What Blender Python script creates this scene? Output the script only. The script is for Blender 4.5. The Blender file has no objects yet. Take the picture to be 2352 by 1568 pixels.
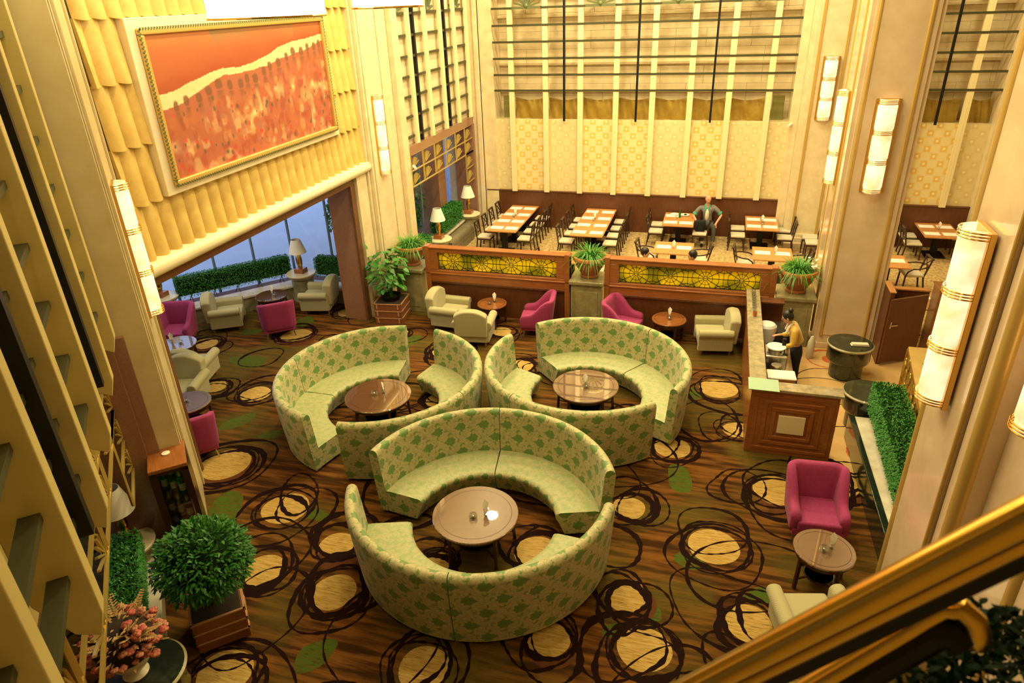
import bpy, bmesh, math, random
from mathutils import Vector, Matrix
R = math.radians; PI = math.pi
col = bpy.context.scene.collection
scn = bpy.context.scene

# ------------------------------------------------------------------ materials
MATS = {}
def newmat(name):
    m = bpy.data.materials.new(name); m.use_nodes = True
    nt = m.node_tree; b = nt.nodes['Principled BSDF']
    MATS[name] = m
    return m, nt, b
def rgb(c): return (c[0], c[1], c[2], 1.0)
def mat(name, c, rough=.6, metal=0, spec=.5, noise=0, nscale=6, c2=None, bump=0, bscale=60, coat=0, trans=0, emit=None, estr=0, stretch=(1,1,1), lo=.35, hi=.65, detail=4, sheen=0):
    m, nt, b = newmat(name)
    b.inputs['Base Color'].default_value = rgb(c)
    b.inputs['Roughness'].default_value = rough
    b.inputs['Metallic'].default_value = metal
    b.inputs['Specular IOR Level'].default_value = spec
    b.inputs['Coat Weight'].default_value = coat
    b.inputs['Coat Roughness'].default_value = .06
    b.inputs['Transmission Weight'].default_value = trans
    if sheen: b.inputs['Sheen Weight'].default_value = sheen
    if emit:
        b.inputs['Emission Color'].default_value = rgb(emit); b.inputs['Emission Strength'].default_value = estr
    tc = nt.nodes.new('ShaderNodeTexCoord'); mp = nt.nodes.new('ShaderNodeMapping')
    nt.links.new(tc.outputs['Object'], mp.inputs['Vector']); mp.inputs['Scale'].default_value = stretch
    if c2 is not None:
        n = nt.nodes.new('ShaderNodeTexNoise'); n.inputs['Scale'].default_value = nscale; n.inputs['Detail'].default_value = detail
        n.inputs['Roughness'].default_value = .6
        nt.links.new(mp.outputs['Vector'], n.inputs['Vector'])
        r = nt.nodes.new('ShaderNodeValToRGB'); r.color_ramp.elements[0].position = lo; r.color_ramp.elements[1].position = hi
        r.color_ramp.elements[0].color = rgb(c); r.color_ramp.elements[1].color = rgb(c2)
        nt.links.new(n.outputs['Fac'], r.inputs['Fac']); nt.links.new(r.outputs['Color'], b.inputs['Base Color'])
    if bump:
        n2 = nt.nodes.new('ShaderNodeTexNoise'); n2.inputs['Scale'].default_value = bscale; n2.inputs['Detail'].default_value = 3
        nt.links.new(mp.outputs['Vector'], n2.inputs['Vector'])
        bp = nt.nodes.new('ShaderNodeBump'); bp.inputs['Strength'].default_value = bump; bp.inputs['Distance'].default_value = .01
        nt.links.new(n2.outputs['Fac'], bp.inputs['Height']); nt.links.new(bp.outputs['Normal'], b.inputs['Normal'])
    return m
class NG:
    """tiny expression helper over shader math nodes"""
    def __init__(s, nt): s.nt = nt
    def m(s, op, a, b=None, c=None):
        n = s.nt.nodes.new('ShaderNodeMath'); n.operation = op
        for i, v in enumerate((a, b, c)):
            if v is None: continue
            if isinstance(v, (int, float)): n.inputs[i].default_value = v
            else: s.nt.links.new(v, n.inputs[i])
        return n.outputs[0]
    def mix(s, f, a, b):
        n = s.nt.nodes.new('ShaderNodeMix'); n.data_type = 'RGBA'
        if isinstance(f, (int, float)): n.inputs[0].default_value = f
        else: s.nt.links.new(f, n.inputs[0])
        for i, v in ((6, a), (7, b)):
            if isinstance(v, tuple): n.inputs[i].default_value = rgb(v)
            else: s.nt.links.new(v, n.inputs[i])
        return n.outputs[2]
    def ss(s, v, lo, hi):
        n = s.nt.nodes.new('ShaderNodeMapRange'); n.interpolation_type = 'SMOOTHSTEP'
        n.inputs['From Min'].default_value = lo; n.inputs['From Max'].default_value = hi
        s.nt.links.new(v, n.inputs['Value']); return n.outputs[0]
    def noise(s, vec, scale, detail=2, out='Fac'):
        n = s.nt.nodes.new('ShaderNodeTexNoise'); n.inputs['Scale'].default_value = scale; n.inputs['Detail'].default_value = detail
        s.nt.links.new(vec, n.inputs['Vector']); return n.outputs[out]

STONE = mat('cream_stone', (.77,.66,.44), .32, c2=(.67,.55,.35), nscale=3.5, coat=.25)
STONE2 = mat('pale_stone', (.80,.71,.50), .38, c2=(.74,.63,.43), nscale=2.0, coat=.15)
PINKM = mat('pink_beige_marble', (.76,.60,.42), .18, c2=(.68,.52,.34), nscale=2.2, detail=8, coat=.35)
TRIMG = mat('ochre_moulding', (.62,.42,.12), .3, metal=.35)
PLASTER = mat('yellow_plaster', (.70,.50,.15), .6, c2=(.60,.40,.10), nscale=5, bump=.25, bscale=40, detail=8)
MULL = mat('cream_mullion', (.80,.70,.42), .4)
FIN = mat('shade_toned_cream', (.60,.49,.19), .45, c2=(.54,.43,.16), nscale=2)  # cream darkened in the colour itself to stand for weaker near-side light
DARKBAR = mat('dark_green_bar', (.05,.05,.02), .45)
BLACK = mat('black_metal', (.006,.0055,.004), .5, spec=.3)
FAN = mat('green_bronze', (.14,.16,.07), .45, metal=.4)
GOLDG = mat('gold_grille', (.68,.50,.14), .3, metal=.6)
BRASS = mat('brass', (.83,.54,.14), .17, metal=1)
BRASSD = mat('brass_satin', (.70,.46,.14), .32, metal=1)
RAILM = mat('brass_handrail', (.72,.43,.08), .2, metal=1, bump=.03, bscale=8)
GRANITE = mat('red_brown_granite', (.25,.12,.07), .22, c2=(.33,.17,.10), nscale=90, detail=2, coat=.3)
GRAND = mat('dark_brown_granite', (.13,.055,.025), .25, c2=(.18,.08,.035), nscale=60, detail=2)
GMARB = mat('olive_marble', (.36,.31,.16), .3, c2=(.20,.19,.09), nscale=4.5, detail=9, coat=.2)
BARM = mat('counter_marble', (.40,.33,.20), .15, c2=(.22,.20,.13), nscale=9, detail=9, coat=.4)
BLKM = mat('green_black_marble', (.012,.02,.012), .14, c2=(.04,.06,.035), nscale=7, detail=9, coat=.5, lo=.5, hi=.8)
WOOD = mat('red_brown_wood', (.26,.085,.022), .3, c2=(.34,.125,.035), nscale=5, stretch=(1,1,9), coat=.2)
WOODH = mat('red_brown_wood_rail', (.27,.085,.022), .28, c2=(.36,.13,.035), nscale=5, stretch=(.8,6,9), coat=.3)
WOODD = mat('dark_brown_panel', (.10,.032,.012), .35, c2=(.13,.045,.016), nscale=4, stretch=(6,6,1))
TABW = mat('dining_table_wood', (.50,.22,.07), .3, c2=(.58,.27,.09), nscale=4, stretch=(7,1,1), coat=.15)
LTAB = mat('polished_table_wood', (.12,.05,.022), .25, c2=(.15,.065,.03), nscale=3, stretch=(1,8,1), coat=1)
MATS['polished_table_wood'].node_tree.nodes['Principled BSDF'].inputs['Coat IOR'].default_value = 2.6; MATS['polished_table_wood'].node_tree.nodes['Principled BSDF'].inputs['Coat Roughness'].default_value = .012
LTAB2 = mat('small_table_wood', (.24,.085,.025), .1, c2=(.30,.11,.03), nscale=3, stretch=(1,8,1), coat=.6)
LTABD = mat('dark_table_leg', (.045,.016,.008), .25)
CHW = mat('espresso_chair_wood', (.035,.014,.008), .3)
BOXW = mat('planter_box_wood', (.20,.07,.028), .4, c2=(.26,.095,.04), nscale=6, stretch=(1,1,8))
BOXE = mat('planter_box_edge', (.50,.27,.14), .4)
SEATF = mat('seat_cream_cloth', (.60,.54,.42), .8)
SEATG = mat('seat_pad_edge', (.34,.32,.17), .8)
MAG = mat('magenta_wool', (.36,.034,.15), .85, c2=(.30,.028,.125), nscale=30, bump=.15, bscale=300, sheen=.08)
STEEL = mat('steel', (.62,.60,.56), .22, metal=1)
WHITE = mat('white_paper', (.86,.85,.80), .7)
PORC = mat('white_shade', (.86,.83,.72), .6)
GLASSM = mat('clear_glass', (.95,.97,.95), .03, trans=1, spec=.6)
TERRA = mat('terracotta', (.46,.17,.06), .5, c2=(.38,.13,.045), nscale=5)
TERRAR = mat('terracotta_rim', (.56,.23,.08), .45)
LEAF = mat('leaf_green', (.035,.16,.018), .4, c2=(.07,.27,.03), nscale=8)
LEAFD = mat('leaf_dark', (.012,.085,.006), .42, spec=.25, c2=(.045,.20,.02), nscale=7)
LEAFB = mat('leaf_bright', (.09,.32,.03), .4, c2=(.05,.22,.02), nscale=7)
HEDGE = mat('hedge_green', (.02,.15,.015), .6, c2=(.05,.26,.025), nscale=20)
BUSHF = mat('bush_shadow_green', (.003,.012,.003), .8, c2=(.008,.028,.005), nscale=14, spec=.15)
STEM = mat('stem_brown', (.10,.055,.025), .7)
SOIL = mat('soil', (.03,.018,.01), .9)
MARBW = mat('white_marble_top', (.72,.68,.56), .3, c2=(.55,.50,.38), nscale=5, detail=8)
CREAMT = mat('cream_table_top', (.80,.70,.46), .3)
LEATH = mat('grey_olive_leather', (.20,.17,.11), .4, c2=(.15,.13,.08), nscale=6)
SKIN = mat('skin', (.62,.33,.20), .55)
SKINP = mat('skin_pink', (.70,.34,.24), .55)
HAIR = mat('black_hair', (.012,.009,.008), .4)
HAIRG = mat('thin_grey_hair', (.30,.22,.16), .6)
GREYC = mat('grey_jacket', (.15,.14,.15), .8, c2=(.20,.19,.20), nscale=12)
TEAL = mat('teal_cloth', (.05,.38,.26), .8)
SHIRT = mat('pale_shirt', (.72,.70,.55), .8)
TROU = mat('charcoal_trousers', (.06,.06,.055), .85)
BLKC = mat('black_cloth', (.008,.008,.009), .9)
YELS = mat('yellow_satin_shirt', (.66,.42,.07), .35, c2=(.55,.33,.04), nscale=9, sheen=.3)
WHC = mat('white_collar', (.80,.76,.66), .7)
GREYP = mat('grey_plastic', (.55,.56,.58), .4)
GOLDC = mat('gold_leaf_carving', (.52,.38,.09), .35, metal=.7, c2=(.42,.29,.06), nscale=9, bump=.3, bscale=20)
GOLDT = mat('gold_cabinet_top', (.50,.34,.10), .35, c2=(.42,.28,.08), nscale=3)
PURP = mat('purple_mat', (.12,.04,.09), .6)
DRAPE = mat('gold_drape', (.44,.30,.055), .38, metal=.25, c2=(.35,.23,.04), nscale=4)
GREENC = mat('olive_pinboard', (.20,.19,.05), .8)
BLIND = mat('recess_stone', (.72,.60,.38), .5, c2=(.62,.50,.30), nscale=3, detail=6)
GROUND = mat('outdoor_paving', (.34,.40,.54), .35, c2=(.38,.45,.60), nscale=1.5, detail=6)
BRICKO = mat('outdoor_brick', (.34,.16,.14), .7, c2=(.26,.12,.10), nscale=30)
BLUEW = mat('outdoor_wall', (.34,.36,.46), .7, c2=(.25,.27,.36), nscale=4)
ROSE = mat('rose_petal', (.40,.05,.05), .6, c2=(.50,.16,.07), nscale=20)
ROSE2 = mat('blush_petal', (.52,.24,.15), .6, c2=(.42,.12,.06), nscale=20)
FERN = mat('dry_fern', (.45,.28,.09), .7)
VASE = mat('cream_vase', (.74,.68,.48), .35)
SHUT = mat('outdoor_dark', (.02,.02,.02), .8)

def emat(name, c, s, c2=None):
    m, nt, b = newmat(name); b.inputs['Base Color'].default_value = rgb(c)
    b.inputs['Emission Color'].default_value = rgb(c); b.inputs['Emission Strength'].default_value = s
    b.inputs['Roughness'].default_value = .3
    if c2:   # alabaster glow: lamps behind each shade
        g = NG(nt); tc = nt.nodes.new('ShaderNodeTexCoord')
        f = g.ss(g.noise(tc.outputs['Object'], 3.2, 2), .35, .68)
        nt.links.new(g.mix(f, c, c2), b.inputs['Emission Color'])
    return m
SCONM = emat('alabaster_shade', (1,.82,.54), 1.0, (.78,.47,.22))
CHAN = emat('chandelier_glass', (1,.93,.76), 5)
DOWN = emat('downlight_lens', (1,.86,.6), 30)

def fabric_cream():
    m, nt, b = newmat('cream_ribbed_cloth'); g = NG(nt)
    tc = nt.nodes.new('ShaderNodeTexCoord'); sp = nt.nodes.new('ShaderNodeSeparateXYZ'); nt.links.new(tc.outputs['Object'], sp.inputs[0])
    s = g.m('ADD', sp.outputs[0], sp.outputs[1])
    w = g.m('SINE', g.m('MULTIPLY', s, 210.0)); v = g.m('SINE', g.m('MULTIPLY', sp.outputs[2], 420.0))
    f = g.ss(w, .2, .95)
    c = g.mix(f, (.45,.41,.23), (.35,.33,.16)); c = g.mix(g.m('MULTIPLY', g.ss(v, .5, 1), .18), c, (.27,.26,.14))
    nt.links.new(c, b.inputs['Base Color']); b.inputs['Roughness'].default_value = .8; b.inputs['Sheen Weight'].default_value = .2
    return m
CREAM = fabric_cream()
CREAMP = mat('smooth_cream_cloth', (.58,.52,.36), .7, sheen=.2)

def damask():
    m, nt, b = newmat('green_damask'); g = NG(nt)
    uv = nt.nodes.new('ShaderNodeUVMap'); uv.uv_map = 'UVMap'
    n = nt.nodes.new('ShaderNodeTexNoise'); n.inputs['Scale'].default_value = 26; n.inputs['Detail'].default_value = 3
    nt.links.new(uv.outputs[0], n.inputs['Vector'])
    va = nt.nodes.new('ShaderNodeVectorMath'); va.operation = 'MULTIPLY_ADD'
    nt.links.new(n.outputs['Color'], va.inputs[0]); va.inputs[1].default_value = (.050,.050,0); nt.links.new(uv.outputs[0], va.inputs[2])
    sp = nt.nodes.new('ShaderNodeSeparateXYZ'); nt.links.new(va.outputs[0], sp.inputs[0])
    s0 = nt.nodes.new('ShaderNodeSeparateXYZ'); nt.links.new(uv.outputs[0], s0.inputs[0])
    k = 2*PI; PX, PY = .40, .46
    # half-drop lattice of leaves: nearest cell centre, two interleaved grids
    def cell(ox, oy, px=PX, py=PY):
        u = g.m('SUBTRACT', g.m('FRACT', g.m('MULTIPLY_ADD', sp.outputs[0], 1/px, ox)), .5)
        v = g.m('SUBTRACT', g.m('FRACT', g.m('MULTIPLY_ADD', sp.outputs[1], 1/py, oy)), .5)
        return g.m('MULTIPLY', u, px), g.m('MULTIPLY', v, py)
    def leafmask(ox, oy):
        u, v = cell(ox, oy); w = g.m('ABSOLUTE', v)
        # broad lobed body with a pointed tip to one side
        body = g.m('SQRT', g.m('ADD', g.m('POWER', g.m('MULTIPLY', u, 1/.082), 2.0), g.m('POWER', g.m('MULTIPLY', v, 1/.078), 2.0)))
        lob = g.m('MULTIPLY', g.m('SINE', g.m('MULTIPLY', g.m('ARCTAN2', v, u), 7.0)), .10)
        a = g.m('ADD', body, lob)
        tip = g.m('ADD', g.m('MULTIPLY', g.m('ABSOLUTE', g.m('ADD', u, -.07)), 1/.075), g.m('MULTIPLY', w, 1/.030))
        return g.m('MINIMUM', a, tip)
    lm = g.m('MINIMUM', leafmask(.5, .5), leafmask(0.0, 0.0))
    leaf = g.m('SUBTRACT', 1.0, g.ss(lm, .90, 1.02))
    halo = g.m('MULTIPLY', g.ss(lm, 1.05, 1.14), g.m('SUBTRACT', 1.0, g.ss(lm, 1.26, 1.38)))
    def curl(ox, oy, px, py, r, dx, dy):
        u, v = cell(ox, oy, px, py)
        d1 = g.m('SQRT', g.m('ADD', g.m('MULTIPLY', u, u), g.m('MULTIPLY', v, v)))
        u2 = g.m('ADD', u, dx); v2 = g.m('ADD', v, dy)
        d2 = g.m('SQRT', g.m('ADD', g.m('MULTIPLY', u2, u2), g.m('MULTIPLY', v2, v2)))
        return g.m('MULTIPLY', g.m('SUBTRACT', 1.0, g.ss(d1, r*.85, r)), g.ss(d2, r*.62, r*.8))
    c1 = curl(.5, .0, .20, .23, .046, .016, -.018); c2_ = curl(.1, .45, .20, .23, .036, -.013, .013); c3 = curl(.28, .78, .133, .153, .024, .009, .007)
    vo = nt.nodes.new('ShaderNodeTexVoronoi'); vo.inputs['Scale'].default_value = 15; vo.feature = 'DISTANCE_TO_EDGE'; nt.links.new(va.outputs[0], vo.inputs['Vector'])
    vein = g.m('SUBTRACT', 1.0, g.ss(vo.outputs['Distance'], .03, .09))
    c = g.mix(g.m('MULTIPLY', vein, .6), (.455,.41,.21), (.28,.29,.11))
    c = g.mix(g.m('MULTIPLY', c3, .7), c, (.20,.25,.08)); c = g.mix(g.m('MULTIPLY', c2_, .85), c, (.17,.25,.07)); c = g.mix(g.m('MULTIPLY', c1, .9), c, (.14,.24,.06))
    c = g.mix(g.m('MULTIPLY', halo, .6), c, (.50,.45,.24))
    vein2 = g.m('SUBTRACT', 1.0, g.ss(vo.outputs['Distance'], .0, .05))
    c = g.mix(leaf, c, g.mix(g.m('MULTIPLY', vein2, .4), (.125,.235,.055), (.25,.32,.12)))
    nt.links.new(c, b.inputs['Base Color']); b.inputs['Roughness'].default_value = .55; b.inputs['Sheen Weight'].default_value = .2
    return m
DAM = damask()
def damask_top():
    m, nt, b = newmat('green_damask_worn'); g = NG(nt)
    uv = nt.nodes.new('ShaderNodeUVMap'); uv.uv_map = 'UVMap'
    f = g.noise(uv.outputs[0], 9, 4); f2 = g.noise(uv.outputs[0], 30, 3)
    c = g.mix(g.ss(f, .40, .66), (.40,.385,.195), (.27,.34,.15)); c = g.mix(g.m('MULTIPLY', g.ss(f2, .48, .62), .5), c, (.24,.30,.12))
    nt.links.new(c, b.inputs['Base Color']); b.inputs['Roughness'].default_value = .5; b.inputs['Sheen Weight'].default_value = .25
    return m
DAMT = damask_top()

def carpet_brown():
    m, nt, b = newmat('brown_streaked_carpet'); g = NG(nt)
    tc = nt.nodes.new('ShaderNodeTexCoord'); mp = nt.nodes.new('ShaderNodeMapping'); nt.links.new(tc.outputs['Object'], mp.inputs[0]); mp.inputs['Scale'].default_value = (1,9,1)
    mp2 = nt.nodes.new('ShaderNodeMapping'); nt.links.new(tc.outputs['Object'], mp2.inputs[0]); mp2.inputs['Scale'].default_value = (2.2,30,1)
    big = g.noise(tc.outputs['Object'], .55, 2); st = g.noise(mp.outputs[0], 1.1, 5); fn = g.noise(mp2.outputs[0], 2.0, 3)
    c = g.mix(g.ss(st, .38, .64), (.040,.016,.004), (.172,.068,.013))
    c = g.mix(g.m('MULTIPLY', g.ss(big, .44, .60), .72), c, (.095,.072,.013))
    c = g.mix(g.m('MULTIPLY', g.ss(fn, .52, .72), .55), c, (.050,.018,.006))
    nt.links.new(c, b.inputs['Base Color']); b.inputs['Roughness'].default_value = .95; b.inputs['Specular IOR Level'].default_value = .1
    return m
def carpet_streak(name, a, bb, cc3, sx=2.2, sy=24):
    m, nt, b = newmat(name); g = NG(nt)
    tc = nt.nodes.new('ShaderNodeTexCoord'); mp = nt.nodes.new('ShaderNodeMapping'); nt.links.new(tc.outputs['Object'], mp.inputs[0]); mp.inputs['Scale'].default_value = (sx,sy,1)
    f = g.noise(mp.outputs[0], 1.4, 4); f2 = g.noise(mp.outputs[0], 3.0, 2)
    c = g.mix(g.ss(f, .38, .62), a, bb); c = g.mix(g.m('MULTIPLY', g.ss(f2, .56, .66), .75), c, cc3)
    nt.links.new(c, b.inputs['Base Color']); b.inputs['Roughness'].default_value = .95; b.inputs['Specular IOR Level'].default_value = .1
    return m
C_BASE = carpet_brown()
C_BEIGE = carpet_streak('carpet_beige_disc', (.48,.33,.11), (.40,.245,.062), (.15,.10,.022))
C_GREEN = carpet_streak('carpet_green_patch', (.052,.105,.012), (.085,.075,.012), (.045,.028,.007))
C_MAROON = mat('carpet_dark_disc', (.10,.035,.012), .95, spec=.1)
C_DARK = mat('carpet_dark_line', (.012,.0035,.0025), .95, spec=.1)
C_PEACH = mat('carpet_peach', (.60,.36,.16), .95, spec=.1, c2=(.55,.38,.15), nscale=1.2)
C_RED = mat('carpet_red_ring', (.50,.12,.045), .95, spec=.1)
C_DIN = mat('carpet_dining_speckle', (.34,.235,.105), .95, spec=.1, c2=(.56,.41,.20), nscale=12, detail=3, lo=.42, hi=.58)

def wallpaper(name, sq, dot, base, line):
    m, nt, b = newmat(name); g = NG(nt)
    tc = nt.nodes.new('ShaderNodeTexCoord'); sp = nt.nodes.new('ShaderNodeSeparateXYZ'); nt.links.new(tc.outputs['Object'], sp.inputs[0])
    S = .215
    u = g.m('DIVIDE', sp.outputs[0], S); v = g.m('DIVIDE', sp.outputs[2], S)
    fu = g.m('SUBTRACT', g.m('FRACT', u), .5); fv = g.m('SUBTRACT', g.m('FRACT', v), .5)
    ch = g.m('MODULO', g.m('ABSOLUTE', g.m('ADD', g.m('FLOOR', u), g.m('FLOOR', v))), 2.0)
    d = g.m('MAXIMUM', g.m('ABSOLUTE', fu), g.m('ABSOLUTE', fv))
    sqm = g.m('MULTIPLY', g.m('SUBTRACT', 1.0, g.ss(d, .37, .43)), ch)
    dd = g.m('SQRT', g.m('ADD', g.m('MULTIPLY', fu, fu), g.m('MULTIPLY', fv, fv)))
    dm = g.m('MULTIPLY', g.m('SUBTRACT', 1.0, g.ss(dd, .14, .20)), ch)
    ln = g.m('MULTIPLY', g.ss(d, .43, .47), g.m('SUBTRACT', 1.0, g.ss(d, .485, .5)))
    n = g.noise(tc.outputs['Object'], 14, 4)
    c = g.mix(g.m('MULTIPLY', n, .5), base, line)
    c = g.mix(g.m('MULTIPLY', ln, .5), c, line); c = g.mix(sqm, c, sq); c = g.mix(dm, c, dot)
    nt.links.new(c, b.inputs['Base Color']); b.inputs['Roughness'].default_value = .6
    return m
WP1 = wallpaper('wallpaper_strong_squares', (.74,.50,.13), (.86,.76,.46), (.80,.69,.38), (.70,.56,.26))
WP2 = wallpaper('wallpaper_pale_squares', (.70,.56,.27), (.82,.74,.48), (.76,.66,.38), (.66,.54,.28))

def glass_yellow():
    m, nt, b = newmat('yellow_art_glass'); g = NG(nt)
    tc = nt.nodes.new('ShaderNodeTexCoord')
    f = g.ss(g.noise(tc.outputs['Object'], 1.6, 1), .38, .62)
    c = g.mix(f, (.44,.46,.05), (1.0,.90,.07))  # bright and dark patches put uneven backlight into the glass colour
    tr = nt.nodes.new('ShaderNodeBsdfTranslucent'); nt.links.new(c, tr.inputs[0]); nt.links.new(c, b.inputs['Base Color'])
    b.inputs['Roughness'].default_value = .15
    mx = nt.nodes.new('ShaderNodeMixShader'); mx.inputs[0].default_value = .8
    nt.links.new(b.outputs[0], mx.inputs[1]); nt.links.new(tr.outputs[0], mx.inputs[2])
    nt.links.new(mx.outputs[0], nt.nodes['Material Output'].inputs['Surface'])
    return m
AGLASS = glass_yellow()
def pane_glass():
    m, nt, b = newmat('window_pane_glass')
    gl = nt.nodes.new('ShaderNodeBsdfGlossy'); gl.inputs['Roughness'].default_value = .03
    tr = nt.nodes.new('ShaderNodeBsdfTransparent'); tr.inputs[0].default_value = (.93,.97,1,1)
    mx = nt.nodes.new('ShaderNodeMixShader'); mx.inputs[0].default_value = .06
    nt.links.new(tr.outputs[0], mx.inputs[1]); nt.links.new(gl.outputs[0], mx.inputs[2])
    nt.links.new(mx.outputs[0], nt.nodes['Material Output'].inputs['Surface']); return m
PANE = pane_glass()
def thin_glass():
    m, nt, b = newmat('thin_clear_glass')
    gl = nt.nodes.new('ShaderNodeBsdfGlossy'); gl.inputs['Roughness'].default_value = .04
    tr = nt.nodes.new('ShaderNodeBsdfTransparent'); tr.inputs[0].default_value = (.93,.95,.93,1)
    lw = nt.nodes.new('ShaderNodeLayerWeight'); lw.inputs[0].default_value = .35
    mx = nt.nodes.new('ShaderNodeMixShader'); nt.links.new(lw.outputs['Facing'], mx.inputs[0])
    nt.links.new(tr.outputs[0], mx.inputs[1]); nt.links.new(gl.outputs[0], mx.inputs[2])
    nt.links.new(mx.outputs[0], nt.nodes['Material Output'].inputs['Surface']); return m
TGLASS = thin_glass()

# ------------------------------------------------------------------ mesh helper
class MB:
    def __init__(s): s.v = []; s.f = []; s.mi = []; s.uv = {}; s.cur = 0
    def add(s, vs, fs, uvs=None):
        o = len(s.v); s.v += [tuple(p) for p in vs]
        for f in fs:
            if uvs: s.uv[len(s.f)] = [uvs[i] for i in f]
            s.f.append([i+o for i in f]); s.mi.append(s.cur)
        return s
    def box(s, x0, x1, y0, y1, z0, z1, mtx=None):
        vs = [(x,y,z) for z in (z0,z1) for y in (y0,y1) for x in (x0,x1)]
        if mtx: vs = [mtx @ Vector(p) for p in vs]
        return s.add(vs, [(0,2,3,1),(4,5,7,6),(0,1,5,4),(2,6,7,3),(0,4,6,2),(1,3,7,5)])
    def bx(s, c, d, rz=0, mtx=None):
        m = Matrix.Translation(c) @ Matrix.Rotation(rz, 4, 'Z')
        if mtx: m = mtx @ m
        return s.box(-d[0]/2, d[0]/2, -d[1]/2, d[1]/2, -d[2]/2, d[2]/2, m)
    def bar(s, p0, p1, w, h=None):
        """rectangular bar between two points"""
        h = h or w; p0 = Vector(p0); p1 = Vector(p1); d = (p1-p0); L = d.length; d.normalize()
        up = Vector((0,0,1)) if abs(d.z) < .95 else Vector((0,1,0))
        a = d.cross(up).normalized(); b2 = a.cross(d).normalized()
        vs = [p + a*sx*w/2 + b2*sy*h/2 for p in (p0,p1) for sy in (-1,1) for sx in (-1,1)]
        return s.add(vs, [(0,2,3,1),(4,5,7,6),(0,1,5,4),(2,6,7,3),(0,4,6,2),(1,3,7,5)])
    def lathe(s, prof, n=24, c=(0,0,0), a0=0, a1=2*PI, mtx=None):
        full = abs(a1-a0-2*PI) < 1e-6; m = n if full else n+1; vs = []
        for (r, z) in prof:
            for i in range(m):
                a = a0 + (a1-a0)*i/n; vs.append(Vector((c[0]+r*math.cos(a), c[1]+r*math.sin(a), c[2]+z)))
        if mtx: vs = [mtx @ p for p in vs]
        fs = []
        for j in range(len(prof)-1):
            for i in range(n):
                k = (i+1) % m if full else i+1
                fs.append((j*m+i, j*m+k, (j+1)*m+k, (j+1)*m+i))
        if full:
            if prof[0][0] > 1e-5: fs.append(tuple(range(m-1,-1,-1)))
            if prof[-1][0] > 1e-5: fs.append(tuple((len(prof)-1)*m+i for i in range(m)))
        return s.add(vs, fs)
    def tube(s, pts, r, n=8, closed=False, flat=None):
        pts = [Vector(p) for p in pts]; N = len(pts); vs = []; prev = None
        for i, p in enumerate(pts):
            q0 = pts[(i-1) % N] if (closed or i > 0) else p; q1 = pts[(i+1) % N] if (closed or i < N-1) else p
            d = (q1-q0).normalized()
            if prev is None:
                up = Vector((0,0,1)) if abs(d.z) < .9 else Vector((1,0,0)); a = d.cross(up).normalized()
            else: a = (prev - d*prev.dot(d)).normalized()
            prev = a; b2 = d.cross(a).normalized(); rr = r[i] if isinstance(r, (list, tuple)) else r
            for k in range(n):
                t = 2*PI*k/n; vs.append(p + a*rr*math.cos(t) + b2*rr*math.sin(t)*(flat or 1))
        fs = []; M = N if closed else N-1
        for i in range(M):
            j = (i+1) % N
            for k in range(n):
                l = (k+1) % n; fs.append((i*n+k, i*n+l, j*n+l, j*n+k))
        if not closed: fs.append(tuple(range(n-1,-1,-1))); fs.append(tuple((N-1)*n+k for k in range(n)))
        return s.add(vs, fs)
    def prism(s, poly, z0, z1, mtx=None):
        n = len(poly); vs = [Vector((x,y,z0)) for x,y in poly] + [Vector((x,y,z1)) for x,y in poly]
        if mtx: vs = [mtx @ p for p in vs]
        return s.add(vs, [tuple(range(n-1,-1,-1)), tuple(range(n,2*n))] + [(i,(i+1)%n,n+(i+1)%n,n+i) for i in range(n)])
    def ball(s, c, r, n=12, sc=(1,1,1)):
        prof = [(max(1e-6, r*math.sin(PI*i/n)), -r*math.cos(PI*i/n)) for i in range(n+1)]; o = len(s.v)
        s.lathe(prof, n+4); 
        for i in range(o, len(s.v)):
            p = s.v[i]; s.v[i] = (c[0]+p[0]*sc[0], c[1]+p[1]*sc[1], c[2]+p[2]*sc[2])
        return s
    def leaf(s, p, d, L, W, bend=.25, fold=.15):
        p = Vector(p); d = Vector(d).normalized(); up = Vector((0,0,1)) if abs(d.z) < .9 else Vector((1,0,0))
        a = d.cross(up).normalized(); n = a.cross(d).normalized()
        a = a + n*random.uniform(-.5,.5); a.normalize(); n = a.cross(d).normalized()
        q = [p, p+d*L*.3+a*W*.5+n*fold*W, p+d*L*.3-a*W*.5+n*fold*W, p+d*L*.7+a*W*.42-n*bend*L*.25, p+d*L*.7-a*W*.42-n*bend*L*.25, p+d*L-n*bend*L*.7]
        return s.add(q, [(0,1,2),(1,3,4,2),(3,5,4)])
    def blade(s, p, d, L, W, droop=1.0, n=6):
        p = Vector(p); d = Vector(d).normalized(); side = d.cross(Vector((0,0,1)))
        side = side.normalized() if side.length > .01 else Vector((1,0,0)); vs = []
        for i in range(n+1):
            t = i/n; q = p + d*L*t; q.z -= droop*L*t*t*.9; w = W*(1-t)**.6*.5 + .0005
            vs += [q+side*w, q-side*w]
        return s.add(vs, [(2*i,2*i+1,2*i+3,2*i+2) for i in range(n)])
    def build(s, name, mats, parent=None, smooth=False, bevel=0, seg=2, subsurf=0, auto=35):
        me = bpy.data.meshes.new(name); me.from_pydata(s.v, [], s.f)
        for m in (mats if isinstance(mats, (list, tuple)) else [mats]): me.materials.append(m)
        if any(s.mi): me.polygons.foreach_set('material_index', s.mi)
        if s.uv:
            l = me.uv_layers.new(name='UVMap')
            for i, p in enumerate(me.polygons):
                if i in s.uv:
                    for k, li in enumerate(p.loop_indices): l.data[li].uv = s.uv[i][k]
        me.update(); o = bpy.data.objects.new(name, me); col.objects.link(o)
        if parent is not None: o.parent = parent
        if smooth: me.shade_smooth()
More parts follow.
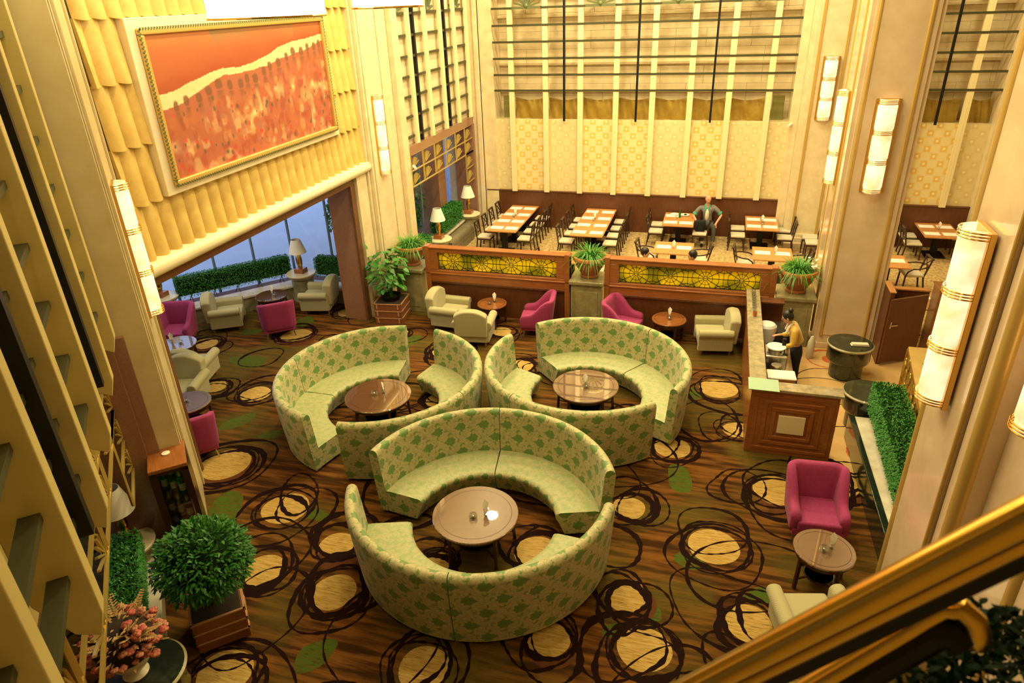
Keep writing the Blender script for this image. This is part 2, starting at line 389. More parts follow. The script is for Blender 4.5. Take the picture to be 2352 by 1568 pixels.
        if bevel:
            b = o.modifiers.new('bevel', 'BEVEL'); b.width = bevel; b.segments = seg; b.limit_method = 'ANGLE'; b.angle_limit = R(30)
            me.shade_smooth()
            if not smooth:
                w = o.modifiers.new('wn', 'WEIGHTED_NORMAL'); w.keep_sharp = False
        elif smooth and auto:
            me.set_sharp_from_angle(angle=R(auto))
        if subsurf:
            q = o.modifiers.new('sub', 'SUBSURF'); q.levels = subsurf; q.render_levels = subsurf
        return o
def tag(o, label=None, cat=None, group=None, kind=None):
    if label: o['label'] = label
    if cat: o['category'] = cat
    if group: o['group'] = group
    if kind: o['kind'] = kind
    return o
def thing(name, label, cat, loc=(0,0,0), rz=0, group=None, kind=None):
    o = bpy.data.objects.new(name, None); col.objects.link(o); o.location = loc; o.rotation_euler = (0,0,rz); o.empty_display_size = .1
    return tag(o, label, cat, group, kind)
KIDS = {}
def children(o): return [c for c in col.objects if c.parent == o]
def dup(root, loc=None, rz=None, label=None, group=None):
    r = root.copy(); col.objects.link(r)
    if loc is not None: r.location = loc
    if rz is not None: r.rotation_euler = (0,0,rz)
    if label: r['label'] = label
    if group: r['group'] = group
    key = root.get('_k', root.name)
    kids = KIDS.get(root.name)
    if kids is None: kids = KIDS[root.name] = [(c, children(c)) for c in children(root)]
    for ch, gs in kids:
        c = ch.copy(); col.objects.link(c); c.parent = r
        for g2 in gs:
            d = g2.copy(); col.objects.link(d); d.parent = c
    return r
def struct(name, mb, m, **k):
    o = mb.build(name, m, **k); o['kind'] = 'structure'; return o
class Proto:
    """first use places the original, later uses copy it"""
    def __init__(s, mk): s.mk = mk; s.o = None
    def __call__(s, loc, rz, label, group=None):
        if s.o is None:
            s.o = s.mk(); s.o.location = loc; s.o.rotation_euler = (0,0,rz); s.o['label'] = label
            if group: s.o['group'] = group
            return s.o
        return dup(s.o, loc, rz, label, group)
random.seed(7)
exec_parts = []
# ------------------------------------------------------------------ floor (one mesh; its woven pattern lies within it)
def wob(cx, cy, r, seed, n=40, amp=.06, sq=1.0, rot=0):
    rd = random.Random(seed); ph = [rd.uniform(0,2*PI) for _ in range(4)]; am = [rd.uniform(.3,1)*amp for _ in range(4)]
    out = []
    for i in range(n):
        a = 2*PI*i/n; k = 1+sum(am[j]*math.sin((j+1)*a+ph[j])/(j+1) for j in range(4))
        x = r*k*math.cos(a); y = r*k*sq*math.sin(a)
        out.append((cx+x*math.cos(rot)-y*math.sin(rot), cy+x*math.sin(rot)+y*math.cos(rot)))
    return out
def disc(mb, pts, z):
    n = len(pts); mb.add([(x,y,z) for x,y in pts], [tuple(range(n))])
def stroke(mb, pts, z, w, seed, closed=True):
    rd = random.Random(seed); n = len(pts); a1, a2 = rd.uniform(0,6.28), rd.uniform(0,6.28); vs = []
    for i in range(n):
        p = pts[i]; q = pts[(i+1)%n] if (closed or i<n-1) else pts[i]; o = pts[i-1] if (closed or i>0) else pts[i]
        dx, dy = q[0]-o[0], q[1]-o[1]; L = math.hypot(dx,dy) or 1
        t = 2*PI*i/n; ww = w*(.42+.75*max(0,math.sin(t+a1))**3+.5*max(0,math.sin(2*t+a2))**5) + .006*math.sin(17*t+a2)
        ww = max(ww, .008)
        vs += [(p[0]-dy/L*ww, p[1]+dx/L*ww, z), (p[0]+dy/L*ww, p[1]-dx/L*ww, z)]
    m = n if closed else n-1
    mb.add(vs, [(2*i,2*i+1,2*((i+1)%n)+1,2*((i+1)%n)) for i in range(m)])
DISCS = [(-11.45,12.04,.29),(-8.81,10.26,.31),(-9.84,10.34,.25),(-7.87,8.0,.44),(-6.15,7.25,.37),(-5.71,5.95,.34),(-4.89,6.67,.28),(-4.5,5.88,.31),(-2.85,5.07,.31),(-1.47,5.85,.27),(-2.0,7.27,.33),(-.83,8.56,.26),(-.63,6.79,.29),(-.32,5.99,.33),(.46,8.02,.36),(1.38,9.52,.36),(.93,6.71,.30),(.43,12.57,.37),(.78,11.15,.25),(-.3,10.33,.31),(-3.7,12.61,.3),(-9.5,12.95,.36),(-8.89,14.45,.27),(-3.34,6.74,.2),(-5.17,4.39,.33),(-4.63,14.2,.24),(-7.02,13.6,.2),(2.38,9.95,.3),(1.44,6.02,.27),(-6.9,10.6,.3),(-5.6,12.9,.3),(-1.0,13.2,.3),(-4.0,9.3,.28),(-1.2,11.0,.28),(-5.0,10.9,.25),(-3.6,4.2,.3),(-1.2,4.4,.3),(-10.9,10.8,.3),(-7.3,12.2,.26)]
GREENS = [(-9.94,11.47,.42),(-8.5,9.32,.3),(-7.06,6.98,.38),(-5.56,7.24,.2),(-4.25,4.91,.27),(-.13,9.43,.32),(.18,7.62,.2),(1.04,7.19,.2),(-9.7,13.67,.32),(1.98,9.2,.2),(-.71,6.2,.16),(-2.6,11.67,.2),(-.27,6.63,.15),(-7.6,9.0,.2),(-6.6,13.2,.3),(-.2,12.4,.3),(-10.8,12.9,.25),(-4.7,9.6,.25)]
fl = MB(); fl.cur = 0
fl.add([(-15.2,-2,0),(9,-2,0),(9,10.0,0),(2.35,10.0,0),(2.35,10.62,0),(.9,10.62,0),(.9,15.15,0),(-8.7,15.15,0),(-8.7,15.85,0),(-11.2,15.85,0),(-13.25,13.55,0),(-15.2,11.4,0)], [tuple(range(12))])
fl.cur = 1
fl.add([(-8.7,15.15,0),(9,15.15,0),(9,24,0),(-8.7,24,0)], [(0,1,2,3)])
fl.cur = 2
fl.add([(.9,10.62,0),(2.35,10.62,0),(2.35,10.0,0),(9,10.0,0),(9,15.15,0),(.9,15.15,0)], [tuple(range(6))])
fl.cur = 4
for i, (x,y,r) in enumerate(GREENS): disc(fl, wob(x,y,r*1.1,100+i,amp=.30,sq=.6,rot=i), .0010+i*1e-5)
fl.cur = 5
for i, (x,y,r) in enumerate(DISCS):
    if i % 3 == 0: disc(fl, wob(x+r*.35,y-r*.45,r*1.15,300+i,amp=.1), .0015+i*1e-5)
fl.cur = 3
for i, (x,y,r) in enumerate(DISCS): disc(fl, wob(x,y,r,200+i,amp=.07), .0020+i*1e-5)
fl.cur = 6; k = 0; rr = random.Random(5)
for i, (x,y,r) in enumerate(DISCS):
    for j in range(4):
        a = rr.uniform(0,6.28); o = rr.uniform(.0,.09) if j < 2 else rr.uniform(.1,.30); k += 1
        stroke(fl, wob(x+o*math.cos(a), y+o*math.sin(a), r*(rr.uniform(1.12,1.3) if j < 2 else rr.uniform(1.25,1.9))+.05, 400+k, 80, .16, rr.uniform(.75,1), rr.uniform(0,3)), .0026+k*1e-5, rr.uniform(.022,.050), k)
for j in range(44):
    x = rr.uniform(-12,2.3); y = rr.uniform(4,15); k += 1
    if x > .5 and y > 10: continue
    stroke(fl, wob(x, y, rr.uniform(.45,1.0), 900+j, 90, .2, rr.uniform(.6,.95), rr.uniform(0,3)), .0026+k*1e-5, rr.uniform(.02,.05), 50+k)
fl.cur = 7
for i, (x,y,r) in enumerate([(2.65,14.36,.42),(2.0,11.6,.45),(2.9,10.9,.3),(1.5,13.6,.4)]):
    stroke(fl, wob(x,y,r,700+i,50,.08), .004+i*1e-4, .035, 70+i); disc(fl, wob(x+.08,y,r*.42,720+i,30,.1), .0045+i*1e-4)
fl.cur = 6
for i, (x,y,r) in enumerate([(2.4,12.6,.9),(2.6,13.2,.7)]): stroke(fl, wob(x,y,r,740+i,60,.08), .0042+i*1e-4, .010, 75+i)
struct('floor', fl, [C_BASE, C_DIN, C_PEACH, C_BEIGE, C_GREEN, C_MAROON, C_DARK, C_RED])

# ------------------------------------------------------------------ outer shell
CE = 9.6
s = MB(); s.box(-15.4,9.2,-2.2,24.2,CE,CE+.2); struct('ceiling', s, STONE2)
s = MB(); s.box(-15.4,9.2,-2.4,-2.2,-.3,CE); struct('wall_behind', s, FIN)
s = MB(); s.box(9.0,9.2,-2.2,24.2,-.3,CE); struct('wall_right', s, STONE2)
s = MB(); s.box(-8.9,9.2,23.6,23.8,-.3,CE); struct('wall_back', s, BLIND)
s = MB(); s.cur = 0
s.box(-60,-8.9,-25,60,-.25,-.12)
s.cur = 0
struct('ground_outside', s, [GROUND, BRICKO])
# bay 2 low niche shell + outdoor wall behind it
s = MB(); s.box(-12.2,-9.8,21.6,26,-.1,3.9)
struct('wall_outside', s, BLUEW)

# ------------------------------------------------------------------ left wall with the painting
XL = -8.15; Y0 = 7.75; Y1 = 14.92
s = MB(); s.box(XL-.55, XL-.02, Y0-.1, Y1+2.3, 3.62, CE); s.box(-9.1,-8.15,16.9,23.8,3.75,CE)
s.box(-15.4,-8.7,7.4,18.0,3.55,3.75)             # roof of the window alcove
s.box(-15.4,-8.3,7.0,7.3,-.1,3.6)
struct('wall_left', s, STONE2)
# scalloped plaster cladding
s = MB(); rows = [3.84,4.66,5.48,6.33,7.15,7.98,8.8,CE]; W = .292; nseg = 10; hz = 6
nt_ = int(round((Y1-Y0)/W)); W = (Y1-Y0)/nt_
for ri in range(len(rows)-1):
    z0, z1 = rows[ri], rows[ri+1]; off = (ri % 2)*.5*W
    for t in range(nt_+1):
        ya = Y0+t*W-off; vs = []
        for j in range(hz+1):
            v = j/hz
            for i in range(nseg+1):
                u = i/nseg; y = min(max(ya+u*W, Y0), Y1); b = math.sin(PI*u)**.8
                x = XL + .012 + b*(.045+.045*(1-v)) + .030*(1-v) 
                vs.append((x, y, z0 - .03*math.sin(PI*u)*(1 if j == 0 else 0) + (z1-z0)*v))
        fs = [(j*(nseg+1)+i, j*(nseg+1)+i+1, (j+1)*(nseg+1)+i+1, (j+1)*(nseg+1)+i) for j in range(hz) for i in range(nseg)]
        o = len(vs); vs += [(XL, vs[i][1], vs[i][2]) for i in range(nseg+1)]
        fs += [(i, o+i, o+i+1, i+1) for i in range(nseg)]
        s.add(vs, fs)
struct('trim_1', s, PLASTER, smooth=True, auto=50)['label'] = 'yellow scalloped plaster cladding around the large painting'
s = MB()   # bullnose moulding under the cladding
prof = [(.02,-.13),(.14,-.13),(.20,-.09),(.225,-.02),(.21,.05),(.16,.10),(.10,.12),(.02,.14)]
vs = []; 
for y in (Y0-.02, Y1+.02): vs += [(XL+a, y, 3.72+b) for a, b in prof]
n = len(prof); s.add(vs, [(i, i+1, n+i+1, n+i) for i in range(n-1)] + [tuple(range(n)), tuple(range(2*n-1,n-1,-1))])
struct('trim_2', s, STONE2, smooth=True, auto=60)
s = MB(); s.box(XL-.62,XL+.03,Y0-.1,14.25,3.42,3.60); s.box(XL-.62,XL-.58,Y0-.1,14.2,3.40,3.5); struct('trim_3', s, GRAND)
s = MB(); s.box(XL-.62,XL-.03,14.14,14.7,0,3.42); struct('trim_4', s, GRANITE)
s = MB(); s.box(XL-.03,XL+.03,14.11,14.3,0,3.42); struct('trim_5', s, GRAND)
s = MB(); s.box(XL-.62,XL+.02,7.68,7.80,0,3.42); struct('trim_6', s, GRAND)

# pilaster between painting and far window
s = MB()
s.box(-8.2,-8.05,14.32,14.80,0,3.6)
s.box(-8.7,-8.0,14.82,17.12,0,CE); s.box(-8.0,-7.91,14.90,16.02,0,CE); s.box(-8.0,-7.86,16.62,16.98,0,CE)
for y in (15.02,15.90): s.box(-7.91,-7.88,y-.035,y+.035,0,CE)
struct('wall_pilaster', s, STONE, bevel=.012)

# near pilaster on the diagonal wall
DD = Vector((.68,-.733,0)).normalized(); DN = Vector((.733,.68,0)).normalized(); DO = Vector((-6.81,5.80,0))
def diag(a, d, z): # along (towards camera), out into room
    p = DO + DD*a + DN*d; return Vector((p.x, p.y, z))
DM = Matrix(((DD.x,DN.x,0,DO.x),(DD.y,DN.y,0,DO.y),(0,0,1,0),(0,0,0,1)))
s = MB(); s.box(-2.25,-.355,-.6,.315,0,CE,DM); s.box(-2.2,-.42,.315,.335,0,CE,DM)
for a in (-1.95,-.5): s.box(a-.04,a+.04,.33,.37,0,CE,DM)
struct('wall_corner_pilaster', s, mat('shade_toned_stone', (.68,.57,.33), .35, c2=(.60,.49,.26), nscale=2.5, coat=.15), bevel=.01)  # stone darkened: shade on the pilaster's side is put into its colour
s = MB(); s.box(-.42,-.28,-.95,.05,0,3.55,DM); s.box(-.30,-.2,-.9,-.1,0,3.55,DM)
struct('trim_7', s, GRANITE)

# ------------------------------------------------------------------ the lattice windows
def lattice(name, mtx, n, sp, z0, z1, depth, bars, rods, first, edge0, edge1, finm, back=True, fans=(), label=None, half=False, w=.15, rz0=None):
    """local x along the wall, y out into the room"""
    root = thing(name, label, None); root['kind'] = 'structure'
    for i in range(n):
        x = first + i*sp; m = MB()
        if half: m.lathe([(w*.5,z0),(w*.5,z1)], 12, (x,-.02,0)); m.box(x-w*.5,x+w*.5,-depth,-.02,z0,z1)
        else:
            poly = [(-depth,z0+.0),(-depth*.55,z0-.32),(-depth*.15,z0-.40),(0,z0-.22),(0,z1),(-depth,z1)]
            mm = Matrix(((0,0,1,x-w/2),(1,0,0,0),(0,1,0,0),(0,0,0,1))); m.prism(poly, 0, w, mm)
        for k in range(len(m.v)): m.v[k] = tuple(mtx @ Vector(m.v[k]))
        m.build('mullion', finm, root, smooth=half, bevel=0 if half else .012)
    for z in bars:
        m = MB(); m.box(edge0, edge1, -depth*.62 if not half else -.11, -depth*.28 if not half else -.05, z-.03, z+.03)
        for k in range(len(m.v)): m.v[k] = tuple(mtx @ Vector(m.v[k]))
        m.build('cross_bar', DARKBAR, root)
    for x in rods:
        m = MB(); m.box(x-(.05 if w < .16 else .03),x+(.05 if w < .16 else .03),-depth*.7 if not half else -.12,-.02 if not half else -.04,rz0 if rz0 else z0-.02,z1)
        for k in range(len(m.v)): m.v[k] = tuple(mtx @ Vector(m.v[k]))
        m.build('dark_rod', BLACK, root)
    for (x, z) in fans:
        m = MB(); m.ball((x,-.12,z+.05),.09,8)
        for j in range(7):
            a = R(15+25*j); m.bar((x+.05*math.cos(a),-.12,z+.05*math.sin(a)+.03),(x+.42*math.cos(a),-.12,z+.42*math.sin(a)+.03),.07,.05)
        m.box(x-.45,x+.45,-.18,-.06,z-.03,z+.04)
        for k in range(len(m.v)): m.v[k] = tuple(mtx @ Vector(m.v[k]))
        m.build('fan_ornament', FAN, root)
    return root
M2 = Matrix(((0,1,0,-7.95),(1,0,0,0),(0,0,1,0),(0,0,0,1)))       # far-left bay: x->+Y, y->+X
bars = [6.41,5.91,5.42,4.93,4.43,3.92]
lattice('window_1', M2, 5, 1.11, 3.72, CE, .06, bars+[6.92,7.4], (18.27,20.5), 17.8, 17.0, 23.0, MULL, half=True, w=.15, fans=((17.3,6.92),(19.4,6.92),(21.6,6.92)), label='far left lattice window with cream mullions and dark cross bars')
s = MB(); s.box(-8.45,-8.10,17.0,23.0,3.72,CE); struct('trim_8', s, STONE2)
# near-left bay on the diagonal: mirrored so x runs toward the camera
M1 = DM
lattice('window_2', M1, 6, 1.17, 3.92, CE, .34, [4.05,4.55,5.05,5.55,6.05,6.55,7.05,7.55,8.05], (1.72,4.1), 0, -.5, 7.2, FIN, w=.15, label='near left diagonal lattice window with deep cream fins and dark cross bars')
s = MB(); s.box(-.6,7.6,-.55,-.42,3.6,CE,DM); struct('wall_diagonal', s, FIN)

def grille(name, mtx, x0, x1, z0, z1, ncol, tail, label, tx=None):
    root = thing(name, label, None); root['kind'] = 'structure'
    fr = MB()
    def B(a, b, w=.035): fr.bar(mtx @ Vector((a[0],0,a[1])), mtx @ Vector((b[0],0,b[1])), w, .03)
    zm = (z0+z1)/2; W = (x1-x0)/ncol
    for z in (z0,zm,z1): B((x0,z),(x1,z))
    for i in range(ncol+1):
        x = x0+i*W; B((x-.03,z0),(x-.03,z1),.02); B((x+.03,z0),(x+.03,z1),.02)
    if tail:
        tx = x1-W if tx is None else tx
        for z in (z0-.0, z0-.46, z0-.92): B((tx,z),(tx+W,z))
        B((tx,z0-.92),(tx,z0)); B((tx+W,z0-.92),(tx+W,z0))
    fr.build('grille_frame', GOLDG, root)
    cells = [(x0+i*W, a, b) for i in range(ncol) for a, b in ((z0,zm),(zm,z1))] + ([(tx, z0-.46, z0),(tx,z0-.92,z0-.46)] if tail else [])
    for (x, a, b) in cells:
        m = MB()
        for j in range(5):   # feathered wing motif
            t = R(20+j*14); L = (b-a)*1.05*(1-.09*j)
            p = mtx @ Vector((x+W*.12,0,a+.05)); q = mtx @ Vector((min(x+W*.12+L*math.cos(t), x+W*.92),0,min(a+.05+L*math.sin(t), b-.04)))
            m.bar(p, q, .028, .02)
        m.build('wing_motif', GOLDG, root)
    return root
grille('window_3', M2, 17.15, 22.3, 2.64, 3.5, 6, True, 'gold wing grille under the far left lattice window')
grille('window_4', DM @ Matrix.Translation((0,-.31,0)), -.35, 5.6, 2.62, 3.5, 6, True, 'gold wing grille under the near left lattice window', tx=-.35)
s = MB(); s.box(-8.45,-7.93,17.05,23.0,3.5,3.72); s.box(-8.6,-7.9,22.15,22.29,0,3.5); s.box(-9.6,-8.5,20.3,20.9,0,3.5); struct('trim_9', s, GRANITE)
s = MB(); s.box(-.3,7.6,-.6,-.30,3.5,3.6,DM); s.box(-.3,7.6,-1.9,-1.8,0,3.5,DM); struct('trim_10', s, GRAND)
s = MB(); s.box(-.6,7.6,-1.8,-.6,3.5,3.62,DM); struct('wall_niche_ceiling', s, STONE2)
s = MB(); s.box(7.4,7.6,-2,.3,0,CE,DM); struct('wall_diagonal_end', s, STONE2)

# ------------------------------------------------------------------ back wall
YB = 22.6
s = MB()
s.box(-8.9,-7.62,22.3,23.6,0,CE); s.box(-7.62,-7.2,22.48,23.6,0,CE); s.box(-7.75,-7.62,22.2,22.4,0,CE)
struct('wall_back_left_pilaster', s, STONE, bevel=.012)
s = MB(); s.box(1.88,2.12,22.35,23.6,0,CE); s.box(2.12,3.3,22.05,23.6,0,CE); s.box(2.2,3.2,21.98,22.05,.0,CE)
s.box(2.15,3.35,21.72,22.1,0,.16); s.box(2.15,3.35,21.82,22.1,.16,.30); s.box(2.15,3.35,21.9,22.1,.30,.40)
s.box(3.3,5.32,22.35,23.6,0,CE); s.box(7.15,9,22.35,23.6,0,CE)
struct('wall_back_right_pilaster', s, STONE, bevel=.012)
s = MB()
for x in (2.36,3.05): s.box(x-.035,x+.035,21.95,21.99,.4,CE)
struct('trim_11', s, TRIMG)
MX = [-6.6+1.1187*i for i in range(8)]
ID = Matrix.Translation((0,22.5,0))
bz = [4.51,4.98,5.46,5.94,6.41,6.89,7.37,7.85]
lattice('window_5', ID, 8, 1.1187, 1.26, CE, .10, bz, (-4.88,-2.61,-.37), -6.6, -7.18, 1.88, MULL, half=True, w=.17, rz0=3.585, fans=((-6.04,6.89),(-3.77,6.89),(-1.53,6.89),(.67,6.89)), label='tall lattice window of cream mullions and thin dark bars over the dining banquette wall')
lattice('window_6', ID, 1, 1.1, 1.26, CE, .10, bz, (5.72,), 6.4, 5.32, 7.15, MULL, half=True, w=.17, rz0=3.585, label='narrow lattice window seen past the right marble pillar')
edges = [-7.2]+MX+[1.88]
for i in range(9):
    s = MB(); s.box(edges[i], edges[i+1], YB-.04, YB+.1, 1.24, 3.585)
    o = struct('wall_panel', s, WP1 if i in (1,3,4,6) else WP2); o['label'] = 'patterned wallpaper panel between mullions'
s = MB(); s.box(5.32,6.4,YB-.04,YB+.1,1.24,3.585); struct('wall_panel', s, WP1)
s = MB(); s.box(6.4,7.15,YB-.04,YB+.1,1.24,3.585); struct('wall_panel', s, WP2)
# stone courses behind the lattice
s = MB(); rd = random.Random(3)
for (xa, xb) in ((-7.2,1.88),(5.32,7.15)):
    z = 3.585; r_ = 0
    s.box(xa,xb,22.64,23.3,3.5,3.6)
    while z < CE:
        x = xa
        while x < xb:
            w = rd.choice((.9,1.3,1.7)); e = min(x+w, xb); s.box(x+.003,e-.003,23.22+rd.uniform(0,.012),23.5,z+.003,z+.517); x = e
        z += .52
    for zz in (5.2,6.6,4.38): s.box(xa,xb,23.12,23.3,zz,zz+.07)
struct('wall_stone_courses', s, BLIND)
def drape(x0, x1, name='curtain'):
    m = MB(); n = 40; mm = 14; vs = []
    for j in range(mm+1):
        v = j/mm
        for i in range(n+1):
            u = i/n; sag = .10*math.sin(PI*u)*(v)
            z = 3.55 + .72*v - sag*.8; y = 22.78 + .03*math.sin(u*19+3*v) + .05*math.sin(PI*u)*math.sin(3.1*v+u*5)
            vs.append((x0+(x1-x0)*u, y, z))
    m.add(vs, [(j*(n+1)+i, j*(n+1)+i+1, (j+1)*(n+1)+i+1, (j+1)*(n+1)+i) for j in range(mm) for i in range(n)])
    return m.build(name, DRAPE, smooth=True)
names = ['second','third','fourth','fifth','sixth','seventh','eighth']
for i in range(7):
    o = drape(MX[i]+.03, MX[i+1]-.03); tag(o, 'gold satin cloth sagging across the %s opening from the left above the wallpaper' % names[i], 'curtain', 'gold cloths behind the back lattice window')
for a, b, l in ((5.36,6.32,'left'),(6.48,7.12,'right')):
    o = drape(a, b); tag(o, 'gold cloth in the %s opening of the narrow lattice past the right pillar' % l, 'curtain', 'gold cloths behind the narrow lattice window')
for x, l in ((-6.86,'left'),(1.55,'right')):
    m = MB(); m.box(x-.17,x+.17,22.9,22.93,3.6,4.3); tag(m.build('green_board', GREENC), 'olive green board standing at the %s end above the wallpaper' % l, 'board', 'olive boards above the wallpaper')
# arches over alternate cells
s = MB()
for i in (0,2,4,6):
    cx_ = (MX[i]+MX[i+1])/2; r_ = (MX[i+1]-MX[i])/2
    s.tube([(cx_+r_*math.cos(PI*k/14), 22.48, 7.0+r_*math.sin(PI*k/14)) for k in range(15)], .085, 8)
struct('trim_12', s, MULL, smooth=True)
# dark banquette wainscot
s = MB(); s.box(-7.62,1.88,22.50,22.6,0,1.26); s.box(-7.64,1.9,22.47,22.62,1.24,1.28)
struct('wall_wainscot', s, WOODD, bevel=.006)
s = MB(); s.box(5.32,7.15,22.50,22.6,0,1.26); s.box(5.3,7.17,22.47,22.62,1.24,1.28); struct('wall_wainscot', s, WOODD, bevel=.006)

# ------------------------------------------------------------------ right pillars
s = MB(); s.box(2.38,3.60,15.0,16.6,0,CE); s.box(2.46,3.52,14.96,15.0,.12,CE); s.box(2.34,3.64,14.9,16.7,0,.12); s.box(2.52,3.37,14.94,14.96,.3,CE)
struct('wall_pillar_middle', s, PINKM, bevel=.012)
s = MB()
for x in (2.53,3.38): s.lathe([(.04,.28),(.04,CE)], 10, (x,14.955,0))
s.lathe([(.035,.2),(.035,CE)], 10, (2.385,15.35,0)); s.lathe([(.03,.2),(.03,CE)], 10, (2.385,16.3,0))
struct('trim_13', s, TRIMG, smooth=True)
s = MB()
s.box(2.60,4.6,6.80,8.02,0,CE); s.box(2.63,4.6,6.30,6.76,0,CE); s.box(2.80,4.6,5.0,6.30,0,CE); s.box(2.62,4.6,2.2,5.0,0,CE)
struct('wall_pillar_near', s, PINKM, bevel=.012)
s = MB(); s.lathe([(.09,0),(.09,CE)], 14, (2.66,7.96,0)); s.lathe([(.085,0),(.085,CE)], 14, (2.63,6.38,0)); s.lathe([(.085,0),(.085,CE)], 14, (2.66,5.0,0)); s.lathe([(.02,0),(.02,CE)],8,(2.59,6.80,0))
struct('trim_14', s, TRIMG, smooth=True)

# ------------------------------------------------------------------ sconces
def sconce(x, y, z0, z1, ang, r, label, nsh=3):
    """ang = direction the wall faces"""
    root = thing('wall_sconce', label, 'wall lamp', (x,y,z0), ang-PI/2, 'tall ribbed wall sconces')
    H = z1-z0; m = MB(); m.box(-r-.05, r+.05, -.03, .03, 0, H); m.build('back_plate', BRASSD, root, bevel=.006)
    g = .10; L = (H-.10-g*(nsh-1)-.10)/nsh; z = .10
    for i in range(nsh):
        m = MB(); m.lathe([(r*.93,z),(r,z+.02),(r,z+L-.02),(r*.93,z+L)], 20, (0,.03,0), 0, PI); m.build('shade', SCONM, root, smooth=True, auto=60)
        z += L+g
    zs = [.02,.05,.08] + [H-.02,H-.05,H-.08]
    z = .10
    for i in range(nsh-1): z += L; zs += [z+.02,z+.05,z+.08]; z += g
    for q in zs:
        m = MB(); m.tube([((r+.015)*math.cos(PI*k/12), .03+(r+.015)*math.sin(PI*k/12), q) for k in range(13)], .009, 6); m.build('brass_band', BRASS, root, smooth=True)
    z = 0
    zz = [(0,.10),(H-.10,H)] + [(.10+L*(i+1)+g*i, .10+L*(i+1)+g*(i+1)) for i in range(nsh-1)]
    for a, b in zz:
        m = MB(); m.lathe([(r*.92,a),(r*.92,b)], 16, (0,.03,0), 0, PI); m.build('band_collar', SCONM, root, smooth=True)
    return root
p = diag(-1.28,.34,0)
sconce(p.x, p.y, 3.42, 5.26, math.atan2(DN.y,DN.x), .15, 'glowing three-shade wall sconce on the near left corner pilaster')
sconce(-7.91, 15.45, 3.42, 5.26, 0, .15, 'glowing three-shade wall sconce on the pilaster right of the large painting')
sconce(2.72, 21.93, 3.77, 5.45, -PI/2, .17, 'small-looking glowing wall sconce on the pilaster at the right end of the back wall')
sconce(2.36, 15.72, 3.46, 5.32, PI, .17, 'glowing wall sconce on the side face of the middle marble pillar')
sconce(2.95, 14.92, 3.50, 5.26, -PI/2, .17, 'glowing wall sconce on the front face of the middle marble pillar')
sconce(2.545, 7.42, 3.12, 5.06, PI, .19, 'large glowing wall sconce on the nearest right pillar above the handrail')
sconce(2.765, 5.72, 3.84, 5.70, PI, .19, 'wall sconce at the right edge of the photo on the nearest pillar')

